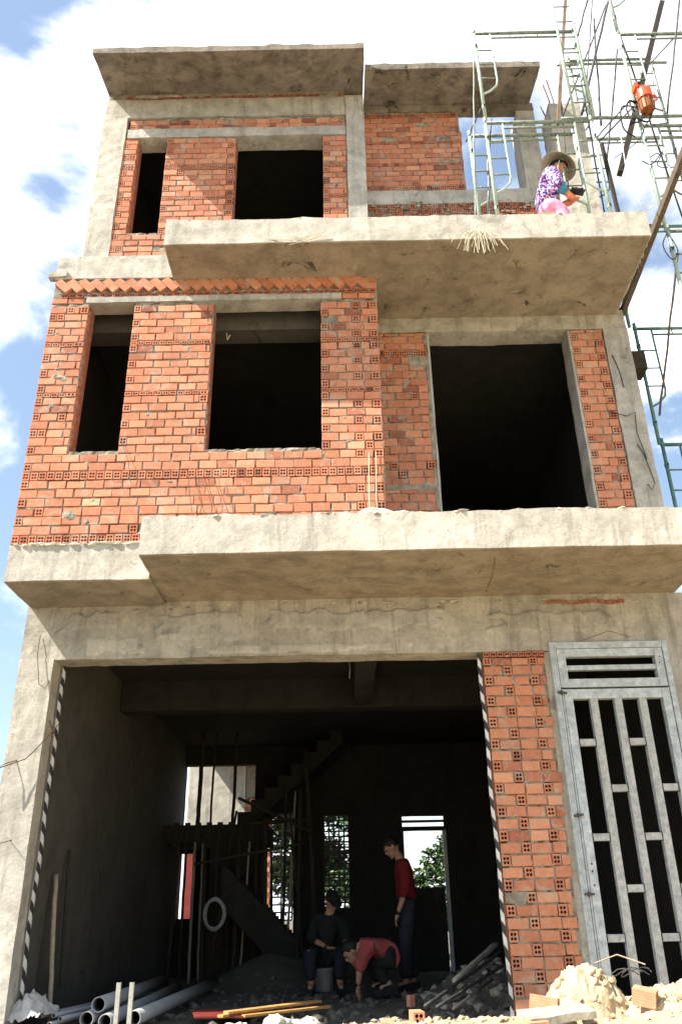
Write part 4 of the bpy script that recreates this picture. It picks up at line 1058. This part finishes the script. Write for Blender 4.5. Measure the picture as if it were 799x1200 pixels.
# dark rods on rubble at pier
rg='dark rods lying on the rubble by the pier'
stick((.62,.1,.16),(1.52,1.5,.50),.016,DSTEEL,'long dark rod rising to the pier foot, uppermost','steel_rod','rod',rg)
stick((.70,-.1,.17),(1.56,1.3,.42),.014,DSTEEL,'long dark rod below the uppermost one','steel_rod','rod',rg)
stick((.78,-.6,.20),(1.30,.8,.30),.010,DSTEEL,'short thin dark rod nearest the sunlit sand','steel_rod','rod',rg)
stick((.95,.7,.3),(1.55,2.0,.55),.030,STONE,'thick dusty pipe under the dark rods','dusty_pipe','pipe',rg)
mb=MB()
for q in range(2): mb.tube([(1.63+.06*q+.09*math.cos(t*.5),-2.3+.05*math.sin(t*.5),.52+.025*math.sin(t*.9)) for t in range(12)],.003,DSTEEL,5)
mb.tube([(1.5,-2.1,.56),(1.62,-2.2,.61),(1.75,-2.3,.56)],.004,PALEW,5); tag(mb.build('wire_tangle',loc=(1.65,-2.3,.5)),'thin tangled wire on the sand right of the heap','wire')
# straw bundle hanging from balcony
for cx,cnt,l in ((1.48,44,'bunch of pale straw fibres hanging over the balcony fascia'),):
    mb=MB()
    for i in range(cnt):
        dx=random.uniform(-.22,.26); e=random.uniform(.08,.30)
        ox=random.uniform(-.08,.10); cu=random.uniform(-.06,.06)
        mb.tube([(cx+ox,-1.27,7.36),(cx+ox+dx*.25,-1.32,7.36-e*.1),(cx+ox+dx*.6+cu,-1.34,7.33-e*.45),(cx+ox+dx*.8+cu*1.5,-1.33,7.31-e)],random.choice((.0015,.0025,.0035)),FIBRE,4)
    tag(mb.build('straw_bundle',loc=(cx,-1.28,7.33)),l,'straw')
# ---------------------------------------------------------------- scaffold
def make_frame(W,H,m1,m2,label):
    root=empty('scaffold',label=label,cat='scaffold',group='steel scaffold frames')
    for x in (0,W):
        mb=MB(); mb.tube([(x,0,0),(x,0,H+.05)],.021,m1,10); mb.tube([(x,0,H-.04),(x,0,H+.0)],.026,m2,10); mb.build('upright',root,smooth=True)
    for x in (0,W):
        mb=MB()
        for z in (.28,H-.30):
            mb.tube([(x,-.045,z),(x,.03,z)],.011,DSTEEL,8); mb.tube([(x,0,z-.022),(x,0,z+.022)],.0265,m2,10)
        mb.build('coupler',root)
    mb=MB(); mb.tube([(.0,0,H-.03),(W,0,H-.03)],.021,m2,10); mb.build('crossbar',root,smooth=True)
    mb=MB(); mb.tube([(.20,0,H-.12),(W-.20,0,H-.12)],.013,m2,8)
    for x in (.45,W-.45): mb.tube([(x,0,H-.12),(x,0,H-.03)],.009,m2,6)
    mb.build('crossbar',root,smooth=True)
    for s in (0,1):
        q=lambda x: x if s==0 else W-x
        mb=MB(); pts=[(q(.20),0,H-.03),(q(.205),0,H-.5),(q(.21),0,H-.92),(q(.19),0,H-1.02),(q(.10),0,H-1.12),(q(0),0,H-1.18)]
        mb.tube(pts,.013,m1,8)
        for z in (.36,.62,.88): mb.tube([(q(0),0,H-z),(q(.205),0,H-z)],.010,m2,6)
        mb.build('ladder_side',root,smooth=True)
    return root
fa=make_frame(1.25,1.68,GREEN,GRUST,'x'); 
cop=[]
frames=[ # x,y,z,label,width-scale
 (1.79,-1.10,7.60,'lower pale green frame standing on the balcony edge beside the hatted worker'),
 (1.80,-1.10,9.24,'upper pale green frame stacked on the balcony frame, highest at the left'),
 (1.63,-.92,7.60,'frame set just behind and left of the balcony edge frame'),
 (3.60,-1.10,5.85,'outer tower frame level with the balcony slab'),
 (3.60,-1.10,7.50,'outer tower frame beside the balcony end, under the red hoist'),
 (3.61,-1.10,9.17,'outer tower frame with the red hoist hanging on its upright'),
 (3.62,-1.10,10.85,'topmost outer tower frame, cut by the picture edge')]
for i,(x,y,z,l) in enumerate(frames):
    o=fa if i==0 else copy_tree(fa); o.location=(x,y,z); o['label']=l
    if i in (3,4,5,6): o.rotation_euler=(0,R(.5),0)
fb=make_frame(1.22,1.68,TEAL,TEAL,'x'); cfr=[(3.70,.34,4.0,'lowest teal inner frame beside the canopy end'),(3.67,.34,5.66,'teal inner frame beside the right first floor column'),(3.61,.34,7.34,'inner frame beside the balcony slab, in front of blue sky')]
for i,(x,y,z,l) in enumerate(cfr):
    o=fb if i==0 else copy_tree(fb); o.location=(x,y,z); o['label']=l
fc=make_frame(1.22,1.68,GRUST,GRUST,'x')
for i,(x,y,z,l) in enumerate([(3.545,.34,9.02,'inner frame behind the red hoist'),(3.545,.34,10.70,'topmost inner frame behind the tower'),(3.71,.34,2.32,'bottom inner frame behind the canopy')]):
    o=fc if i==0 else copy_tree(fc); o.location=(x,y,z); o['label']=l
for x,y,z in ((3.71,.34,-.1),):
    for dx in (0,1.22): stick((x+dx,y,z-.4),(x+dx,y,2.32),.021,TEAL,'steel pole carrying the inner scaffold tower, %s'%('nearer the house' if dx==0 else 'farther from the house'),'scaffold_pole','pole','poles under the scaffold tower')
for dx in (0,1.25): stick((3.59+dx,-1.1,-.5),(3.60+dx,-1.1,5.85),.021,GREEN,'steel pole carrying the outer scaffold tower, %s'%('nearer the house' if dx==0 else 'farther from the house'),'scaffold_pole','pole','poles under the scaffold tower')
# narrow ladder frame
mb=MB()
for x in (2.84,3.06): mb.tube([(x,-1.16,9.25),(x,-1.16,12.6)],.017,GREEN,8)
for k in range(11): mb.tube([(2.84,-1.16,9.5+k*.3),(3.06,-1.16,9.5+k*.3)],.010,GRUST,6)
tag(mb.build('ladder_frame',loc=(2.95,-1.16,9.25),smooth=True),'tall narrow pale green ladder section rising above the balcony frames','ladder')
bgp='thin bracing rods and poles of the scaffold'
stick((3.203,-0.9,11.1),(3.434,-0.9,11.838),0.012,DSTEEL,'short dark rod at the top edge left of the slanting pair','brace_rod','rod',bgp)
stick((3.354,-0.5,10.674),(3.726,-0.5,12.618),0.009,DSTEEL,'thin upright dark rod between ladder and tower','brace_rod','rod',bgp)
stick((2.99,-1.0,9.493),(4.448,0.3,14.032),0.017,DSTEEL,'thick slanting dark rod crossing behind the ladder','brace_rod','rod',bgp)
stick((2.746,-1.0,9.44),(4.3,0.3,13.606),0.011,DSTEEL,'slanting rod parallel to and left of the thick one','brace_rod','rod',bgp)
stick((3.469,-0.3,9.398),(3.982,-0.3,11.669),0.012,DSTEEL,'long near-upright dark rod left of the red hoist','brace_rod','rod',bgp)
stick((3.901,-1.2,9.23),(4.502,-1.2,11.47),0.012,DSTEEL,'rod at the far right upper corner','brace_rod','rod',bgp)
stick((4.724,0.3,12.18),(4.406,-1.1,10.853),0.01,DSTEEL,'short slanting rod at right above the red hoist','brace_rod','rod',bgp)
stick((1.546,-1.0,7.6),(1.786,-1.0,10.692),0.01,GRUST,'thin upright rod at the left balcony frame','brace_rod','rod',bgp)
stick((1.714,-0.9,7.6),(1.839,-0.9,9.146),0.012,GRUST,'short upright rod standing on the balcony between frames','brace_rod','rod',bgp)
stick((1.586,-0.9,9.182),(1.786,-1.0,9.617),0.009,DSTEEL,'short tie rod between the two left frames','brace_rod','rod',bgp)
stick((3.057,-1.1,8.959),(3.511,-1.15,9.496),0.009,DSTEEL,'slanting rod left of the red hoist, upper of the close pair','brace_rod','rod',bgp)
stick((3.158,-1.0,9.048),(3.573,-1.1,9.469),0.009,DSTEEL,'slanting rod left of the red hoist, lower of the close pair','brace_rod','rod',bgp)
stick((3.721,0.3,6.02),(4.043,-0.4,7.829),0.013,BARK,'long brown rod in front of blue sky at lower right','brace_rod','rod',bgp)
for a,b,rr,l in (((3.62,-1.12,11.0),(4.6,.3,9.1),.011,'crossing brace of the tower, falling to the right'),((3.62,-1.05,9.2),(4.7,.3,10.9),.011,'crossing brace of the tower, rising to the right'),
 ((3.07,-1.08,11.0),(3.58,.3,9.2),.010,'brace between balcony frame and inner tower, upper'),((3.05,-1.08,9.25),(3.57,.3,10.8),.010,'brace between balcony frame and inner tower, rising'),
 ((3.2,-1.0,9.3),(3.9,.0,12.8),.013,'long thin rod slanting up right behind the ladder section'),((3.62,-1.08,7.6),(3.63,.3,9.0),.011,'short brace beside the balcony end'),((1.86,-1.12,9.3),(1.70,-.9,7.62),.008,'thin brace at the left foot of the balcony frame')):
    stick(a,b,rr,DSTEEL,l,'brace_rod','rod',bgp)
stick((2.7,-1.08,9.32),(4.95,-1.12,9.30),.020,GRUST,'horizontal tube tying the balcony frame to the tower','brace_rod','rod',bgp)
stick((3.0,.32,10.62),(4.95,.34,10.66),.020,GRUST,'horizontal tube along the inner tower behind the hoist','brace_rod','rod',bgp)
stick((3.35,.32,12.22),(5.0,.34,12.26),.020,GRUST,'horizontal tube along the inner tower near the top edge','brace_rod','rod',bgp)
def timber(a,b,w,t,m,label,name,cat):
    a=V(a);b=V(b); d=(b-a); L=d.length; q=d.to_track_quat('Z','Y'); mb=MB(); mb.rough(-w/2,w/2,-t/2,t/2,0,L,m,.002,.05)
    o=mb.build(name); o.location=a; o.rotation_mode='QUATERNION'; o.rotation_quaternion=q; return tag(o,label,cat)
timber((2.96,-.3,10.2),(3.44,-.3,12.98),.065,.04,PLANK,'brown timber plank standing upright above the unfinished column','timber_plank','plank')
timber((3.27,-1.04,8.45),(4.30,-1.07,11.47),.085,.06,DARKW,'thick slanting dark timber boom passing behind the red hoist','timber_boom','boom')
timber((3.47,.15,7.40),(3.53,-2.15,7.74),.055,.09,BARK,'long brown timber running beside the balcony end','timber_plank','plank')
stick((2.93,-.3,9.0),(3.06,-.3,10.7),.009,DSTEEL,'thin dark rod below the upright plank','brace_rod','rod',bgp)
timber((3.22,-.9,7.6),(3.20,-.9,9.1),.05,.03,DARKW,'dark board leaning inside the frame beside the pale column','timber_plank','plank')
# hoist
h=empty('electric_hoist',(3.67,-1.22,9.45),label='red orange electric hoist with ribbed motor clamped to the outer scaffold tower',cat='hoist')
mb=MB(); mb.tube([(-.05,0,.12),(.06,0,.10)],.085,ORANGE,20)
mb.tube([(0,-.02,-.03),(.0,-.02,.10)],.088,ORANGE,20); o=mb.build('hoist_housing',h,smooth=False)
mb=MB(); mb.tube([(0,-.01,-.20),(0,-.01,-.02)],.078,MOTORD,18)
for k in range(12):
    a=k*math.pi/6; mb.box(-.004+.085*math.cos(a),.004+.085*math.cos(a),-.014+.085*math.sin(a),-.006+.085*math.sin(a),-.19,-.03,MOTORD)
mb.build('hoist_motor',h)
mb=MB(); mb.tube([(-.06,0,.2),(-.04,0,.30),(.0,.02,.33),(.03,.05,.28)],.016,DSTEEL,8); mb.box(-.10,-.06,-.05,.05,.16,.24,ORANGE); mb.build('hoist_bracket',h)
mb=MB(); mb.tube([(.09,0,.08),(.14,0,.06),(.15,0,0),(.10,0,-.04)],.012,ORANGE,8); mb.build('hoist_handle',h)
def cable(pts,r,m,label,name='cable'):
    P=[V(p) for p in pts]; out=[]
    for i in range(len(P)-1):
        p0=P[max(0,i-1)];p1=P[i];p2=P[i+1];p3=P[min(len(P)-1,i+2)]
        for k in range(6):
            t=k/6; out.append(.5*((2*p1)+(p2-p0)*t+(2*p0-5*p1+4*p2-p3)*t*t+(3*p1-p0-3*p2+p3)*t**3))
    out.append(P[-1]); mb=MB(); mb.tube(out,r,m,6); return tag(mb.build(name,loc=P[0],smooth=True),label,'cable')
cable([(3.307,-1.2,8.95),(3.216,-1.33,8.277),(3.199,-1.35,7.952),(3.254,-1.35,7.686),(3.36,-1.3,7.62),(3.50,-1.2,7.9),(3.60,-1.13,8.3)],.0055,CABLEW,'white cable looping down to the balcony end')
cable([(3.60,-1.13,9.5),(3.511,-1.18,9.487),(3.441,-1.2,9.311),(3.494,-1.2,9.093),(3.606,-1.2,9.161),(3.666,-1.18,9.335),(3.62,-1.15,9.5),(3.5,-1.2,9.42),(3.53,-1.22,9.15),(3.66,-1.2,9.1),(3.74,-1.18,9.3)],.011,CABLEB,'coiled black cable hanging under the red hoist')
cable([(3.60,-1.12,9.45),(3.39,-1.2,9.35),(3.378,-1.15,9.061),(3.507,-1.12,8.943)],.009,CABLEB,'single black cable loop left of the coiled one')
cable([(3.902,-1.1,9.931),(3.80,-1.15,9.4),(3.653,-1.12,9.115),(3.5,-1.12,8.85),(3.2,-1.12,8.6)],.005,CABLEB,'very thin dark wire sagging below the red hoist')
cable([(3.60,-1.1,8.6),(3.70,-1.15,8.632),(3.756,-1.15,8.424),(3.66,-1.15,8.45),(3.78,-1.12,8.7),(3.62,-1.12,8.5),(3.5,-1.15,8.52)],.006,CABLEB,'tangle of thin black wire on the outer tower upright')
cable([(3.62,-1.1,7.5),(3.50,-1.15,7.25),(3.56,-1.15,7.05),(3.66,-1.12,7.2),(3.62,-1.1,7.45)],.006,CABLEB,'small wire loop on the tower below the balcony end')
cable([(2.55,-.35,9.3),(2.62,-.3,8.9),(2.85,-.1,8.5),(3.0,-.06,8.3)],.005,RUST,'thin rusty wire curling before the pale column')
# ---------------------------------------------------------------- behind the house
nb=empty('yard_wall',label='sunlit concrete and brick wall of the back yard seen through the stair opening',cat='wall')
mb=MB(); mb.rough(-3.44,-2.2,11.0,11.2,-.4,6.2,C_FACE,.008,.12,seed=21); mb.build('rendered_panel',nb)
mb=MB(); mb.rough(-2.19,-1.3,11.02,11.2,3.2,6.0,C_UNDER,.008,.12,seed=22); mb.build('rendered_panel',nb)
brick_wall('brick_wall',nb,-1.61,-.85,-.3,.62,11.0,pitch=.1,hprob=.05)
brick_wall('brick_wall',nb,-2.19,-1.62,-.3,3.18,11.0,pitch=.1,hprob=.05)
mb=MB(); mb.rough(-3.05,-.6,10.2,10.98,4.0,4.12,C_UNDER,.006,.12); mb.build('shade_slab',nb)  # unseen slab, added to cast slanting shade on the yard panel
tag(part('red_door',lambda mb:(mb.box(-3.3,-2.75,10.2,10.25,-.3,2.2,REDP),mb.box(-3.1,-3.05,10.19,10.2,-.3,2.2,DARKW)),parent=None),'red sheet panel standing in the back yard','panel')
def tree(name,x,y,z,h,r,n,label,cat):
    t=empty(name,(x,y,z),label=label,cat=cat,group='greenery behind the house')
    mb=MB(); mb.tube([(0,0,-.2),(.05,.02,h*.35),(-.03,.03,h*.7)],.06*h/3,BARK,8,r2=.03)
    for k in range(7):
        a=k*2.4; z0=h*(.25+.06*k); mb.tube([(0,0,z0),(math.cos(a)*r*.4,math.sin(a)*r*.4,z0+h*.15),(math.cos(a)*r*.75,math.sin(a)*r*.75,z0+h*.22)],.022,BARK,5,r2=.008)
    mb.build('trunk',t,smooth=True)
    mb=MB(); cl=[(random.gauss(0,.45)*r,random.gauss(0,.45)*r,h*random.uniform(.3,1.0),random.uniform(.25,.5)*r) for _ in range(16)]
    for i in range(n):
        c=random.choice(cl); d=V((random.gauss(0,1),random.gauss(0,1),random.gauss(0,1))).normalized()*c[3]*random.uniform(.5,1.05)
        p=V(c[:3])+d; s=random.uniform(.05,.12); q=Euler((random.uniform(-1,1),random.uniform(-1,1),random.uniform(0,6.28))).to_matrix()
        vs=[p+q@V(v) for v in ((0,-s,0),(s*.45,0,.02),(0,s,-.01),(-s*.45,0,.02))]
        mb.add(vs,[(0,1,2,3)],LEAF,random.random())
    mb.build('crown',t,tint=True); return t
tree('leafy_tree',3.0,14.5,-.3,2.6,1.5,3500,'leafy green tree seen through the back doorway','tree')
tree('leafy_tree',1.5,13.5,-.3,1.9,.9,2200,'lower bush at the left of the back doorway view','bush')
tree('leafy_tree',-.4,11.5,-.3,3.4,1.1,3500,'leafy tree behind the right barred window','tree')
tree('leafy_tree',-1.2,12.9,-.3,4.6,1.2,2600,'leafy tree behind the left barred window beside the yard wall','tree')
# ---------------------------------------------------------------- light, sky, camera
SD=V((.79,.333,-1)).normalized()
L=bpy.data.lights.new('sun','SUN'); L.energy=5.0; L.angle=R(.55); L.color=(1,.945,.84)
so=bpy.data.objects.new('sun',L); so.rotation_mode='QUATERNION'; so.rotation_quaternion=SD.to_track_quat('-Z','Y'); so.location=(-8,-5,16); col.objects.link(so)
w=bpy.data.worlds.new('World'); sc.world=w; w.use_nodes=True; nt=w.node_tree; nt.nodes.clear(); g=G(nt)
out=g.n('ShaderNodeOutputWorld'); bg=g.n('ShaderNodeBackground'); g.l(bg.outputs[0],out.inputs[0])
sky=g.n('ShaderNodeTexSky'); sky.sky_type='NISHITA'; sky.sun_disc=False; sky.sun_elevation=math.asin(-SD.z); sky.sun_rotation=math.atan2(-SD.x,-SD.y)
sky.air_density=1.3; sky.dust_density=.6; sky.ozone_density=1.5
tc=g.n('ShaderNodeTexCoord'); mp=g.n('ShaderNodeMapping'); mp.inputs['Location'].default_value=(0.13,.1,.86); mp.inputs['Scale'].default_value=(1,1,1.7); g.l(tc.outputs['Generated'],mp.inputs[0])
n1=g.noise(mp.outputs[0],2.1,8,.55,.35)
cl=g.ramp(n1,[(.495,0.0),(.60,1.0)]); cl.node.color_ramp.interpolation='EASE'
n2=g.noise(mp.outputs[0],5,6,.6,.2)
cc=g.ramp(n2,[(.3,(6.5,6.8,7.4)),(.65,(12,12,12))])
pale=g.mix(.15,sky.outputs[0],(5.2,6.2,7.6))
g.l(g.mix(cl,pale,cc),bg.inputs[0]); bg.inputs[1].default_value=.085
cam=bpy.data.cameras.new('camera'); co=bpy.data.objects.new('camera',cam); col.objects.link(co); sc.camera=co
cam.sensor_fit='VERTICAL'; cam.sensor_height=24; cam.lens=24*970/1200; cam.clip_end=2000; cam.clip_start=.05
co.location=(0,-7.9,.85)
T=R(26); rl=-0.019
co.rotation_euler=(Matrix.Rotation(R(90)+T,3,'X')@Matrix.Rotation(rl,3,'Z')).to_euler()
vs_=sc.view_settings; vs_.view_transform='Standard'; vs_.look='None'; vs_.gamma=1; vs_.exposure=1.33; vs_.use_curve_mapping=False
sc.render.engine='CYCLES'; sc.cycles.max_bounces=6; sc.cycles.diffuse_bounces=3
